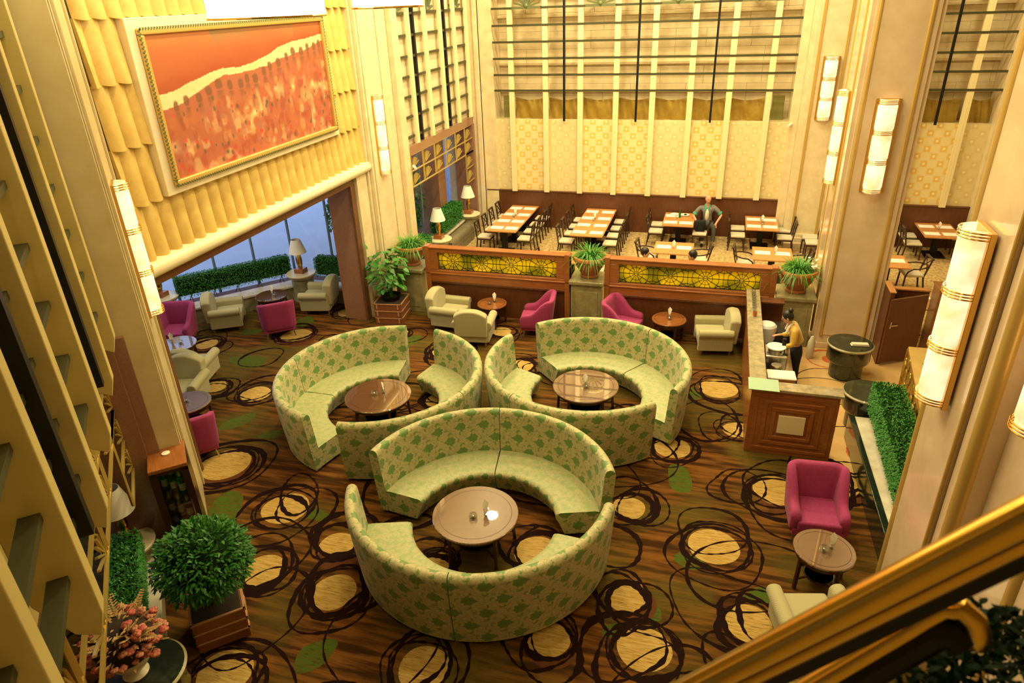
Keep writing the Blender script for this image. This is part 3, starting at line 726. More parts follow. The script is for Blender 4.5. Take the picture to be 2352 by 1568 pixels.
# ------------------------------------------------------------------ painting
def painting():
    root = thing('framed_painting', 'large abstract orange and red painting in an ornate gold frame', 'painting')
    ya, yb, za, zb = 8.62, 13.60, 4.78, 6.99
    m = MB(); m.box(XL+.0,XL+.17,ya-.16,yb+.14,za-.12,zb+.14); m.build('cream_surround', STONE2, root, bevel=.012)
    m = MB(); T = .10; X = XL+.17
    def ring(o, i, x0, x1):
        m.box(x0,x1,ya-o,yb+o,zb+i,zb+o); m.box(x0,x1,ya-o,yb+o,za-o,za-i); m.box(x0,x1,ya-o,ya-i,za-i,zb+i); m.box(x0,x1,yb+i,yb+o,za-i,zb+i)
    ring(.0,-.09,X,X+.07); m.build('gold_frame', TRIMG, root, bevel=.018)
    m = MB(); L1 = int((yb-ya)/.055); L2 = int((zb-za)/.055)
    for k in range(L1):
        y = ya+(k+.5)*(yb-ya)/L1
        for z in (za+.012, zb-.012): m.bar((X+.06,y-.02,z-.014),(X+.06,y+.02,z+.014),.026,.02)
    for k in range(L2):
        z = za+(k+.5)*(zb-za)/L2
        for y in (ya+.012, yb-.012): m.bar((X+.06,y-.014,z-.02),(X+.06,y+.014,z+.02),.026,.02)
    m.build('rope_moulding', FAN, root)
    # canvas with painted vertex colours
    ny, nz = 300, 150; y0, y1, z0, z1 = ya+.085, yb-.085, za+.085, zb-.085
    me = bpy.data.meshes.new('canvas'); vs = []; cs = []
    rd = random.Random(11)
    gr = [[rd.random() for _ in range(66)] for _ in range(66)]
    def vn(x, y):
        xi, yi = int(x), int(y); fx, fy = x-xi, y-yi; fx = fx*fx*(3-2*fx); fy = fy*fy*(3-2*fy)
        g = lambda a, b: gr[a % 66][b % 66]
        return (g(xi,yi)*(1-fx)+g(xi+1,yi)*fx)*(1-fy)+(g(xi,yi+1)*(1-fx)+g(xi+1,yi+1)*fx)*fy
    def fb(x, y): return .55*vn(x,y)+.3*vn(x*2.1+7,y*2.1)+.15*vn(x*4.3,y*4.3+5)
    def mixc(a, b, t): t = max(0,min(1,t)); return tuple(a[i]*(1-t)+b[i]*t for i in range(3))
    KP = [(0,.60),(.08,.615),(.16,.655),(.25,.69),(.33,.715),(.42,.70),(.5,.72),(.6,.76),(.68,.82),(.78,.85),(.88,.86),(1,.885)]
    def ridge(u):
        for (a, b), (c, d) in zip(KP, KP[1:]):
            if u <= c: return b+(d-b)*(u-a)/(c-a)
        return KP[-1][1]
    heads = [(.07,.045,.02),(.12,.05,.02),(.18,.0,.024),(.235,.03,.026),(.29,.065,.03),(.35,.0,.022),(.41,.01,.025),(.45,.06,.022),(.5,.01,.028),(.56,.05,.022),(.6,.08,.02),(.66,.03,.025),(.72,.045,.02),(.77,.09,.022),(.83,.06,.025),(.88,.1,.02),(.93,.08,.022),(.97,.1,.02)]
    strokes = [(rd.random(), rd.random()*.75, rd.uniform(.012,.03), rd.uniform(.05,.13), rd.choice([(.38,.085,.03),(.45,.12,.04),(.46,.16,.07),(.34,.06,.035),(.38,.12,.085),(.52,.27,.12),(.60,.40,.19),(.28,.05,.03)])) for _ in range(420)]
    dots = [(rd.random(), rd.random()*.5+.02, rd.uniform(.005,.011), rd.choice([(.10,.09,.05),(.6,.04,.03),(.12,.07,.05)])) for _ in range(90)]
    cold = {}
    for j in range(nz+1):
        v = j/nz
        for i in range(ny+1):
            u = i/ny; vs.append((X+.02, y0+(y1-y0)*u, z0+(z1-z0)*v))
            rt = ridge(u)+.012*(fb(u*22,3)-.5); th = .075+.03*math.sin(u*9+1)+.012*(fb(u*30,9)-.5)
            if v > rt:
                t = (v-rt)/(1-rt+.01); c = mixc((.35,.060,.014),(.47,.15,.040), t*1.1+.6*(fb(u*5,v*7)-.5))
                c = mixc(c,(.24,.16,.06), max(0,(v-.86)/.14)*(fb(u*7,v*4)*1.3) if .3<u<.8 else 0)
            elif v > rt-th: c = mixc((.70,.60,.33),(.64,.50,.24), fb(u*20,v*20))
            else:
                c = mixc((.40,.10,.035),(.38,.115,.07), fb(u*9,v*9)); d_ = (rt-th)-v
                if d_ > .12: c = mixc(c,(.80,.55,.26), max(0,fb(u*26,v*9)-.55)*3.2*min(1,(d_-.12)*5))
                c = mixc(c,(.60,.13,.11), max(0,.35-v)*1.6*fb(u*6+3,v*5))
            cs.append(c)
    def paint(u0, v0, ru, rv, colr, soft=1.0, drip=0):
        for j in range(max(0,int((v0-rv-drip)*nz)), min(nz,int((v0+rv)*nz)+1)+1):
            for i in range(max(0,int((u0-ru)*ny)), min(ny,int((u0+ru)*ny)+1)+1):
                du = abs(i/ny-u0)/ru*(1+.35*(fb(i*.21,j*.16)-.5)*2); dv = (j/nz-v0)/rv; a = max(0, 1-(du**2.5+(min(1.2,abs(dv))**2.5 if dv > -1 else 0))) if du < 1 else 0
                if dv < -1: a = max(0,1-du**2)*max(0,1-(-(dv+1)*rv)/(drip+1e-6))*.6
                if a > 0: k_ = j*(ny+1)+i; cs[k_] = mixc(cs[k_], colr, min(1,a*1.6)*soft)
    for (u, v, ru, rv, c) in strokes:
        if v < ridge(u)-.2: paint(u, v, ru*.8, rv*.55, c, .55)
    for (u, dv, ru) in heads:
        v = ridge(u)-.10-.03+dv*.5; paint(u, v, ru*.72, .045, (.19,.07,.03), .92, .09)
    for (u, v, rr_, c) in dots: paint(u, v, rr_*.7, rr_*2.2, c, .85)
    me.from_pydata(vs, [], [(j*(ny+1)+i, j*(ny+1)+i+1, (j+1)*(ny+1)+i+1, (j+1)*(ny+1)+i) for j in range(nz) for i in range(ny)])
    at = me.color_attributes.new('paint', 'FLOAT_COLOR', 'POINT'); buf = []
    for c in cs: buf += [c[0],c[1],c[2],1]
    at.data.foreach_set('color', buf)
    mt, nt, b = newmat('painted_canvas'); a = nt.nodes.new('ShaderNodeVertexColor'); a.layer_name = 'paint'; nt.links.new(a.outputs[0], b.inputs['Base Color']); b.inputs['Roughness'].default_value = .5
    me.materials.append(mt); o = bpy.data.objects.new('canvas', me); col.objects.link(o); o.parent = root
painting()
# ------------------------------------------------------------------ circular sofas
def sweep_sec(mb, prof, a0, a1, n, closed=True, caps=True, uvs=1.0):
    """revolve an (r,z) section between angles, with uv = (arc length, length along the section)"""
    L = [0]
    for p, q in zip(prof, prof[1:]+prof[:1]): L.append(L[-1]+math.hypot(q[0]-p[0], q[1]-p[1]))
    m = len(prof); vs = []; base = len(mb.v)
    for i in range(n+1):
        a = a0+(a1-a0)*i/n
        for (r, z) in prof: vs.append((r*math.cos(a), r*math.sin(a), z))
    mb.v += vs; M = m if closed else m-1; rm = 1.8
    for i in range(n):
        ua, ub = rm*(a0+(a1-a0)*i/n), rm*(a0+(a1-a0)*(i+1)/n)
        for j in range(M):
            k = (j+1) % m; idx = [base+i*m+j, base+(i+1)*m+j, base+(i+1)*m+k, base+i*m+k]
            mb.uv[len(mb.f)] = [(ua,L[j]),(ub,L[j]),(ub,L[j+1]),(ua,L[j+1])]
            mb.f.append(idx); mb.mi.append(mb.cur)
    if caps:
        for i, rev in ((0,False),(n,True)):
            f = [base+i*m+j for j in range(m)]; u = [prof[j] for j in range(m)]
            if not rev: f = f[::-1]; u = u[::-1]
            mb.uv[len(mb.f)] = u; mb.f.append(f); mb.mi.append(mb.cur)
def sofa_module(center, a0, a1, label, i):
    root = thing('curved_sofa', label, 'sofa', (center[0],center[1],0), 0, 'green damask curved sofa sections')
    g = .004; a0 = R(a0)+g; a1 = R(a1)-g; n = 26
    back = [(1.70,.06),(1.815,.05),(1.86,.5),(1.905,1.08),(1.895,1.13),(1.865,1.165),(1.82,1.178),(1.78,1.165),(1.755,1.13),(1.745,1.07),(1.69,.47),(1.67,.40)]
    m = MB(); sweep_sec(m, back, a0, a1, n)
    o = m.build('backrest', [DAM, DAMT], root, smooth=True, auto=60)
    for p in o.data.polygons:     # rolled top is worn smooth
        pass
    seat = [(1.17,.06),(1.69,.06),(1.69,.44),(1.62,.455),(1.12,.455),(1.065,.44),(1.04,.405),(1.045,.36),(1.10,.25)]
    m = MB(); sweep_sec(m, seat, a0+.004, a1-.004, n); o = m.build('seat', [DAM, DAMT], root, smooth=True, auto=50)
    for p in o.data.polygons:
        if p.normal.z > .6: p.material_index = 1
    m = MB(); sweep_sec(m, [(1.25,0),(1.78,0),(1.78,.07),(1.25,.07)], a0+.03, a1-.03, 12); m.build('plinth', BLACK, root)
    return root
S3, S1, S2 = (-2.78,7.30), (-5.65,9.93), (-2.0,11.12)
for i, (c, a, b, l) in enumerate([
    (S3, 99.0, 172.8, 'green damask curved sofa section, far left quarter of the front circle'),
    (S3, 18.3, 99.0, 'green damask curved sofa section, far right quarter of the front circle'),
    (S3, -84, -2.8, 'green damask curved sofa section, near right quarter of the front circle'),
    (S3, -162.3, -84, 'green damask curved sofa section, near left quarter of the front circle'),
    (S1, 98.5, 180.2, 'green damask curved sofa section, far side of the left circle'),
    (S1, 180.2, 255.4, 'green damask curved sofa section, leftmost quarter of the left circle'),
    (S1, -85.6, -15.2, 'green damask curved sofa section, near side of the left circle'),
    (S1, -15.2, 77.5, 'green damask curved sofa section, right side of the left circle'),
    (S2, 156.8, 237.3, 'green damask curved sofa section, left side of the right circle'),
    (S2, 237.3, 317.8, 'green damask curved sofa section, near side of the right circle'),
    (S2, -25.6, 55.9, 'green damask curved sofa section, rightmost quarter of the right circle'),
    (S2, 55.9, 134.5, 'green damask curved sofa section, far side of the right circle')]):
    sofa_module(c, a, b, l, i)

# ------------------------------------------------------------------ round lounge tables
def round_table(x, y, r, h, label, n=4, wood=LTAB, rz=.5):
    root = thing('round_coffee_table', label, 'table', (x,y,0), rz, 'round wooden lounge tables')
    m = MB(); m.lathe([(0,h-.035),(r*.96,h-.035),(r,h-.025),(r,h-.008),(r*.985,h),(0,h)], 64); top_ = m.build('table_top', wood, root, smooth=True)
    m = MB(); m.tube([(r*.84*math.cos(2*PI*k/60), r*.84*math.sin(2*PI*k/60), h+.0005) for k in range(60)], .0035, 5, closed=True, flat=.4); m.build('inlaid_line', LTABD, top_)
    m = MB(); m.lathe([(r*.90,h-.11),(r*.90,h-.035),(r*.86,h-.035),(r*.86,h-.11)], 48); m.build('apron', LTABD, root, smooth=True)
    for k in range(n):
        a = 2*PI*k/n; m = MB(); m.bar((r*.84*math.cos(a),r*.84*math.sin(a),h-.05),(r*.90*math.cos(a),r*.90*math.sin(a),0),.045); m.build('leg', LTABD, root, bevel=.006)
    m = MB(); m.lathe([(r*.5,.15),(r*.5,.17),(r*.47,.17),(r*.47,.15)], 32)
    for k in range(n):
        a = 2*PI*k/n; m.bar((r*.48*math.cos(a),r*.48*math.sin(a),.16),(r*.875*math.cos(a),r*.875*math.sin(a),.16),.022)
    m.build('stretcher', LTABD, root)
    return root
round_table(-2.87,7.20,.62,.60,'large round polished table inside the front sofa circle',5)
round_table(-5.73,9.91,.62,.60,'large round reddish polished table inside the left sofa circle',5)
round_table(-2.01,11.12,.62,.60,'large round polished table inside the right sofa circle',5)
round_table(-4.97,14.58,.36,.56,'small round wooden table between cream and magenta armchairs by the left glass partition', wood=LTAB2)
round_table(-.74,14.54,.385,.56,'small round wooden table before the right glass partition', wood=LTAB2)
round_table(1.81,7.64,.385,.60,'small round polished table in front of the magenta armchair by the nearest pillar')
round_table(-10.72,13.92,.40,.56,'small round table in the window alcove behind the magenta armchair seen from its back')
round_table(-11.2,10.98,.42,.56,'small round table reflecting blue daylight before the leftmost magenta armchair')
round_table(-9.22,8.92,.42,.56,'small round table between the cream armchair and the dark red chair back at left')

# napkin holders and ashtrays
def mk_holder():
    root = thing('napkin_holder', '', 'napkin holder', group='glass napkin holders on the tables')
    m = MB(); m.lathe([(.026,0),(.030,.006),(.022,.02),(.030,.07),(.042,.10),(.038,.10),(.026,.07),(.016,.022),(0,.018)], 12); m.build('glass_cup', TGLASS, root, smooth=True)
    m = MB(); m.add([(-.018,0,.02),(.018,0,.02),(.05,.012,.19),(.0,.03,.245),(-.045,-.012,.20),(-.012,-.016,.03),(.014,.016,.03),(.02,.03,.2)], [(0,1,2,3,4),(5,6,7,3,4),(5,1,2,3)])
    m.build('napkin', WHITE, root); return root
HOLD = Proto(mk_holder)
def mk_ash():
    root = thing('glass_ashtray', '', 'ashtray', group='round glass ashtrays on the lounge tables')
    m = MB(); m.lathe([(0,0),(.04,0),(.058,.02),(.062,.045),(.052,.075),(.04,.085),(.036,.08),(.046,.045),(.04,.02),(0,.016)], 14); m.build('glass_bowl', TGLASS, root, smooth=True); 
    m = MB(); m.ball((.0,0,.03),.024,6); m.build('pebbles', STEEL, root, smooth=True); return root
ASH = Proto(mk_ash)
lt = [((-2.75,7.16),'front sofa circle'),((-5.72,10.02),'left sofa circle'),((-2.02,11.10),'right sofa circle')]
HOLD((-2.72,7.22,.6),.5,'white napkin in a slim glass on the round table of the front sofa circle')
HOLD((-5.66,10.0,.6),1.5,'white napkin in a glass on the round table of the left sofa circle')
HOLD((-2.02,11.12,.6),.2,'white napkin in a glass on the round table of the right sofa circle')
HOLD((-4.93,14.66,.56),0,'white napkin in a glass on the small table by the left glass partition')
HOLD((-.74,14.62,.56),0,'white napkin in a glass on the small table by the right glass partition')
HOLD((1.90,7.68,.6),0,'white napkin in a glass on the small table near the nearest pillar')
HOLD((-10.75,14.0,.56),.4,'white napkin in a glass on the small table in the window alcove')
HOLD((-11.33,11.0,.56),.7,'white napkin in a slim glass on the leftmost round table')
ASH((-2.87,7.10,.6),0,'round glass ashtray on the table of the front sofa circle')
ASH((-5.80,9.90,.6),0,'round glass ashtray on the table of the left sofa circle')
ASH((-1.98,11.04,.6),0,'round glass ashtray on the table of the right sofa circle')
ASH((-5.0,14.5,.56),0,'round glass ashtray on the small table by the left glass partition')
ASH((-.73,14.50,.56),0,'round glass ashtray on the small table by the right glass partition')
ASH((1.80,7.60,.6),0,'round glass ashtray on the small table near the nearest pillar')
ASH((-10.62,13.9,.56),0,'round glass ashtray on the small table in the window alcove')
ASH((-11.12,11.02,.56),0,'round glass ashtray on the leftmost round table')
ASH((-9.25,8.92,.56),0,'round glass ashtray on the round table by the dark red chair back')

# ------------------------------------------------------------------ armchairs (face local +Y)
def mk_cream(cloth=None, seatcloth=None):
    cloth = cloth or CREAM; seatcloth = seatcloth or CREAM
    root = thing('cream_armchair', '', 'armchair', group='cream roll-arm armchairs')
    m = MB(); m.box(-.36,.36,-.36,.36,.12,.32); m.build('base', cloth, root, bevel=.02)
    for s_ in (-1, 1):
        m = MB(); prof = [(.29,.12),(.40,.12),(.41,.44),(.455,.47),(.48,.53),(.465,.59),(.42,.625),(.36,.625),(.31,.60),(.285,.55)]
        prof = [(s_*a, b) for a, b in prof]
        if s_ < 0: prof = prof[::-1]
        mm = Matrix(((1,0,0,0),(0,0,1,0),(0,1,0,0),(0,0,0,1)))
        n = len(prof); vs = []
        for y in (-.34, .40): vs += [(a, y, b) for a, b in prof]
        m.add(vs, [tuple(range(n)), tuple(range(2*n-1,n-1,-1))] + [(i, n+i, n+(i+1)%n, (i+1)%n) for i in range(n)])
        m.build('arm', cloth, root, bevel=.02)
    m = MB(); vs = []; N = 12    # back: humped top, raked
    for (y, dz, w) in ((-.42,0,.38),(-.30,.025,.385),(-.20,0,.37)):
        for i in range(N+1):
            u = -1+2*i/N; z = .80+.13*(1-abs(u)**2.4)+dz; yy = y-.10*(z-.3)
            vs.append((u*w, yy, z))
        for i in range(N+1):
            u = -1+2*i/N; vs.append((u*w*(.96), y, .28))
    M_ = 2*(N+1)
    def idx(k, top, i): return k*M_ + (0 if top else N+1) + i
    fs = []
    for i in range(N):
        fs.append((idx(0,0,i),idx(0,0,i+1),idx(0,1,i+1),idx(0,1,i))); fs.append((idx(2,0,i+1),idx(2,0,i),idx(2,1,i),idx(2,1,i+1)))
        for k in (0,1):
            fs.append((idx(k,1,i),idx(k,1,i+1),idx(k+1,1,i+1),idx(k+1,1,i))); fs.append((idx(k,0,i+1),idx(k,0,i),idx(k+1,0,i),idx(k+1,0,i+1)))
    for k in (0,1):
        fs.append((idx(k,0,0),idx(k,1,0),idx(k+1,1,0),idx(k+1,0,0))); fs.append((idx(k,1,N),idx(k,0,N),idx(k+1,0,N),idx(k+1,1,N)))
    m.add(vs, fs); m.build('backrest', cloth, root, bevel=.03, seg=3)
    m = MB(); m.box(-.275,.275,-.22,.41,.31,.47); m.build('seat_cushion', seatcloth, root, bevel=.045, seg=3)
    for sx in (-1,1):
        for sy in (-1,1):
            m = MB(); m.lathe([(.018,0),(.028,.12)], 8, (sx*.31,sy*.30,0)); m.build('leg', WOOD, root)
    return root
CR = Proto(mk_cream)
def mk_mag():
    root = thing('magenta_armchair', '', 'armchair', group='magenta tub armchairs')
    # U shaped shell
    path = []; hw = .40; yb = -.34; yf = .38; rc = .16
    def add(x, y, nx, ny, t): path.append((x,y,nx,ny,t))
    for k in range(9): y = yf+(yb+rc-yf)*k/8; add(-hw, y, -1, 0, k/8)
    for k in range(1,7): a = PI+PI/2*k/6; add(-hw+rc+rc*math.cos(a), yb+rc+rc*math.sin(a), math.cos(a), math.sin(a), 1)
    for k in range(1,8): add(-hw+rc+(2*hw-2*rc)*k/8, yb, 0, -1, 1)
    for k in range(0,7): a = -PI/2+PI/2*k/6; add(hw-rc+rc*math.cos(a), yb+rc+rc*math.sin(a), math.cos(a), math.sin(a), 1)
    for k in range(1,9): y = yb+rc+(yf-yb-rc)*k/8; add(hw, y, 1, 0, 1-k/8)
    vs = []; T = .14
    sec = 9
    for (x,y,nx,ny,t) in path:
        if t < 1:
            q = max(0,(t-.45)/.55); h = .56+.05*t+.33*(q*q*(3-2*q))
            if t < .12: h -= .05*(1-t/.12)**2
        else: h = .955 if abs(nx) < .5 else .955-.015*abs(nx)
        lean = .10*max(0,(h-.55)/.4)
        for (o, z) in ((0,.16),(0,.36),(0,h-.05),(-.012,h-.015),(-.05,h),(-T+.03,h-.008),(-T,h-.05),(-T-.01,.50),(-T-.02,.30)):
            l = lean*(z-.3)/.65 if z > .3 else 0
            vs.append((x+nx*(o+(l*.4 if abs(nx)>.5 else 0)), y+ny*o-l*(1 if t >= 1 or t > .6 else t), z))
    P = len(path); fs = []
    for i in range(P-1):
        for j in range(sec-1): fs.append((i*sec+j,(i+1)*sec+j,(i+1)*sec+j+1,i*sec+j+1))
        fs.append((i*sec+sec-1,(i+1)*sec+sec-1,(i+1)*sec,i*sec))
    fs.append(tuple(range(sec))); fs.append(tuple((P-1)*sec+j for j in range(sec-1,-1,-1)))
    m = MB(); m.add(vs, fs); m.build('shell', MAG, root, smooth=True, auto=0, subsurf=1)
    m = MB(); m.box(-.30,.30,-.26,.40,.26,.43); m.build('seat_cushion', MAG, root, bevel=.04, seg=3)
    m = MB(); m.box(-.36,.36,-.30,.375,.16,.28); m.build('base', MAG, root, bevel=.02)
    for sx in (-1,1):
        for sy in (-1,1):
            m = MB(); m.bar((sx*.30,sy*.28,.17),(sx*.33,sy*.31,0),.03,.02); m.build('leg', STEEL, root, bevel=.003)
    return root
MG = Proto(mk_mag)
def face(dx, dy): return math.atan2(dy, dx)-PI/2
CR((-11.5,13.05,0), face(.85,.50), 'cream roll-arm armchair in the window alcove, facing right, before the long clipped hedge')
CR((-9.70,14.50,0), face(-1,-.22), 'cream armchair in the window alcove, facing left, before the short hedge')
CR((-5.98,14.30,0), face(1,-.05), 'cream roll-arm armchair facing right against the left glass partition')
CR((-5.10,13.62,0), face(-.12,1), 'cream roll-arm armchair seen from behind, facing the left glass partition')
CR((.28,14.38,0), face(-1,-.16), 'cream roll-arm armchair facing left at the right glass partition beside the bar')
CR((1.62,6.55,0), face(-.25,1), 'cream roll-arm armchair behind the brass handrail, its back to the camera')
CR((-9.98,9.62,0), face(.30,-1), 'pale cream armchair facing the camera at the left edge, between two round tables')
CR((-10.42,10.46,0), face(-.25,1), 'cream armchair back to back behind the pale cream armchair at left')
MG((-9.95,12.98,0), face(-.62,.78), 'magenta tub armchair seen from behind in front of the window alcove')
MG((-12.05,11.95,0), face(.35,-1), 'leftmost magenta tub armchair facing the camera beside the table that reflects the sky')
MG((-3.78,14.42,0), face(-1,-.12), 'magenta tub armchair facing left against the left glass partition')
MG((-1.78,14.50,0), face(1,-.25), 'magenta tub armchair facing right, just right of the middle stone pedestal')
MG((1.84,8.72,0), face(.06,-1), 'magenta tub armchair facing the camera beside the nearest pillar')
MG((-8.55,8.15,0), face(-.75,.66), 'dark red tub armchair seen from behind at the left beside the wine cabinet')

# ------------------------------------------------------------------ partitions, pedestals, pots
def partition(x0, x1, label):
    root = thing('glass_partition', label, 'partition', ((x0+x1)/2,15.06,-.08))
    w = (x1-x0)/2; m = MB()
    m.box(-w,w,-.10,.10,1.70,1.82); m.box(-w,w,-.10,.10,.95,1.24); m.box(-w,-w+.32,-.10,.10,1.24,1.70); m.box(w-.32,w,-.10,.10,1.24,1.70)
    m.box(-w-.02,w+.02,-.12,.12,1.80,1.84); m.box(-w,w,-.125,-.09,1.14,1.18)
    m.build('frame', WOODH, root, bevel=.012)
    m = MB(); m.box(-w,w,-.06,.08,.08,.96); m.box(-w,w,-.11,.11,.90,.96); m.build('lower_panel', WOODD, root, bevel=.01)
    m = MB(); 
    for s_ in (-1,1): m.box(s_*(w-.06)-.06, s_*(w-.06)+.06, -.125, .125, .08, 1.86)
    m.build('end_post', WOODH, root, bevel=.01)
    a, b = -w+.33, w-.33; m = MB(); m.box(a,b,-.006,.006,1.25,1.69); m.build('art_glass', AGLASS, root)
    n = 4; W = (b-a)/n; m = MB(); zc = 1.47; H = .22; y = -.012; t = .010
    def B(p, q): m.bar((p[0],y,p[1]),(q[0],y,q[1]),t,.012)
    B((a,1.25),(b,1.25)); B((a,1.69),(b,1.69)); B((a,1.25),(a,1.69)); B((b,1.25),(b,1.69)); B((a,zc),(b,zc))
    for i in range(n):
        cx_ = a+W*(i+.5)
        if i: B((a+W*i,1.25),(a+W*i,1.69))
        for rr_ in (.045,.155):
            m.tube([(cx_+rr_*math.cos(2*PI*k/24), y, zc+rr_*math.sin(2*PI*k/24)) for k in range(24)], t*.55, 5, closed=True)
        for k in range(12):
            an = 2*PI*k/12; c_, s_ = math.cos(an), math.sin(an); L = min(W*.5/abs(c_) if abs(c_) > 1e-3 else 9, H/abs(s_) if abs(s_) > 1e-3 else 9)
            B((cx_+.045*c_, zc+.045*s_),(cx_+L*c_, zc+L*s_))
        pts = []
        for k in range(12):
            an = 2*PI*(k+.5)/12; pts.append((cx_+.30*math.cos(an), zc+.30*math.sin(an)))
        for k in range(12):
            p, q = pts[k], pts[(k+1)%12]
            if abs(p[1]-zc) <= H*1.05 and abs(q[1]-zc) <= H*1.05: B(p, q)
        for s_ in (-1,1):
            for q_ in (-1,1):
                B((cx_+s_*W*.5, zc+q_*.15),(cx_+s_*W*.36, zc+q_*.17)); B((cx_+s_*W*.36, zc+q_*.17),(cx_+s_*W*.28, zc+q_*H))
    m.build('leaded_tracery', BLACK, root)
    return root
partition(-6.80,-3.13,'wooden partition with yellow leaded rosette glass, left of the middle pedestal')
partition(-2.30,1.46,'wooden partition with yellow leaded rosette glass, between middle pedestal and bar')
def mk_ped():
    root = thing('stone_pedestal', '', 'pedestal', group='olive marble pedestals carrying potted plants')
    m = MB(); m.box(-.36,.36,-.34,.34,0,1.06); m.build('shaft', GMARB, root, bevel=.015)
    m = MB(); m.box(-.27,.27,-.352,-.34,.15,.92); m.build('raised_panel', GMARB, root, bevel=.01)
    m = MB(); m.box(-.42,.42,-.40,.40,1.08,1.18); m.box(-.38,.38,-.36,.36,1.04,1.09); m.build('cap', GMARB, root, bevel=.03, seg=3)
    return root
PED = Proto(mk_ped)
PED((-7.28,15.22,0),0,'olive marble pedestal under the leftmost terracotta pot, beside the leafy potted tree')
PED((-2.71,15.22,0),0,'olive marble pedestal under the middle terracotta pot, between the two glass partitions')
PED((1.90,15.2,0),0,'olive marble pedestal under the rightmost terracotta pot, behind the barmaid')
def spider_pot(x, y, z, label, seed, flowers=False, R_=.40):
    random.seed(seed); root = thing('terracotta_pot_plant', label, 'potted plant', (x,y,z), seed, 'spider plants in terracotta pots')
    m = MB(); m.lathe([(.20,0),(.22,.02),(.22,.05),(.19,.07),(.22,.10),(.30,.24),(.315,.25),(.32,.27),(.37,.42),(.36,.44)], 32); pot_ = m.build('pot', TERRA, root, smooth=True)
    m = MB(); m.lathe([(.37,.43),(.405,.44),(.415,.48),(.405,.52),(.36,.52),(.35,.48)], 32); m.build('rim', TERRAR, pot_, smooth=True, auto=50)
    m = MB(); m.lathe([(.36,.46),(0,.49)], 24); m.build('soil', SOIL, root)
    m = MB()
    for i in range(420):
        a = random.uniform(0,2*PI); rr_ = random.uniform(0,.20); t = random.uniform(.25,1.35)
        d = Vector((math.cos(a)*math.cos(t), math.sin(a)*math.cos(t), math.sin(t)))
        m.blade((rr_*math.cos(a), rr_*math.sin(a), .48), d, random.uniform(.35,.66), random.uniform(.016,.03), random.uniform(.4,1.25))
    m.build('leaves', LEAFB, root)
    if flowers:
        for i in range(12): m = MB(); m.ball((random.uniform(-.38,-.15),random.uniform(-.2,.3),random.uniform(.58,.74)),.03,6,(1,1,.7)); m.build('white_flower', WHITE, root, smooth=True)
    return root
spider_pot(-7.28,15.23,1.18,'terracotta pot of arching grassy leaves on the leftmost pedestal',1)
spider_pot(-2.70,15.25,1.18,'terracotta pot of arching grassy leaves on the middle pedestal',2)
spider_pot(1.90,15.22,1.18,'terracotta pot of broad arching leaves on the rightmost pedestal near white flowers',3,True)

def planter_box(root, w, h, z0=0):
    m = MB(); m.box(-w/2,w/2,-w/2,w/2,z0,h-.02); bx_ = m.build('box', BOXW, root, bevel=.008)
    m = MB(); k = 3
    for i in range(k):
        z = z0+(i+1)*(h-z0)/k
        for s_ in (-1,1):
            m.box(-w/2-.012,w/2+.012,s_*w/2-.012,s_*w/2+.012,z-.03,z-.012); m.box(s_*w/2-.012,s_*w/2+.012,-w/2-.012,w/2+.012,z-.03,z-.012)
    for sx in (-1,1):
        for sy in (-1,1):
            for i in range(k):
                z = z0+i*(h-z0)/k; m.box(sx*(w/2-.08)-.015, sx*(w/2-.08)+.015, sy*w/2-.016, sy*w/2+.016, z+.04, z+.15)
    m.build('edge_strips', BOXE, bx_)
    m = MB(); m.box(-w/2+.03,w/2-.03,-w/2+.03,w/2-.03,h-.03,h-.015); m.build('soil', SOIL, root)
def leafy_tree():
    random.seed(21); root = thing('potted_leafy_plant', 'leafy green plant in a brown slatted wooden box beside the left pedestal', 'potted plant', (-7.55,14.36,0), .12)
    planter_box(root, .70, .56)
    m = MB(); m.lathe([(.20,.5),(.25,.66),(.23,.66),(.2,.6)], 16); m.build('inner_pot', BLACK, root, smooth=True)
    m = MB(); m.tube([(0,0,.5),(.02,.02,.9),(0,0,1.4),(-.03,.02,1.75)], [.045,.045,.035,.02], 8)
    for i in range(9):
        a = random.uniform(0,6.28); z = random.uniform(.85,1.6); m.tube([(0,0,z),(.15*math.cos(a),.15*math.sin(a),z+.14),(.34*math.cos(a),.34*math.sin(a),z+.16)], .008, 5)
    m.build('stem', LEAFD, root, smooth=True)
    m = MB()
    for i in range(210):
        a = random.uniform(0,6.28); z = random.uniform(.80,1.85); rr_ = (.16+.30*math.sin(PI*min(1,max(0,(z-.70)/1.25))))*random.uniform(.35,1.05)
        p = Vector((rr_*math.cos(a), rr_*math.sin(a), z)); d = Vector((math.cos(a+random.uniform(-.6,.6)), math.sin(a+random.uniform(-.6,.6)), random.uniform(-.6,.5)))
        m.leaf(p, d, random.uniform(.13,.21), random.uniform(.09,.14), .35)
    m.leaf((-.42,-.1,1.85),(-.3,0,1),.2,.1)
    m.build('leaves', LEAF, root)
leafy_tree()
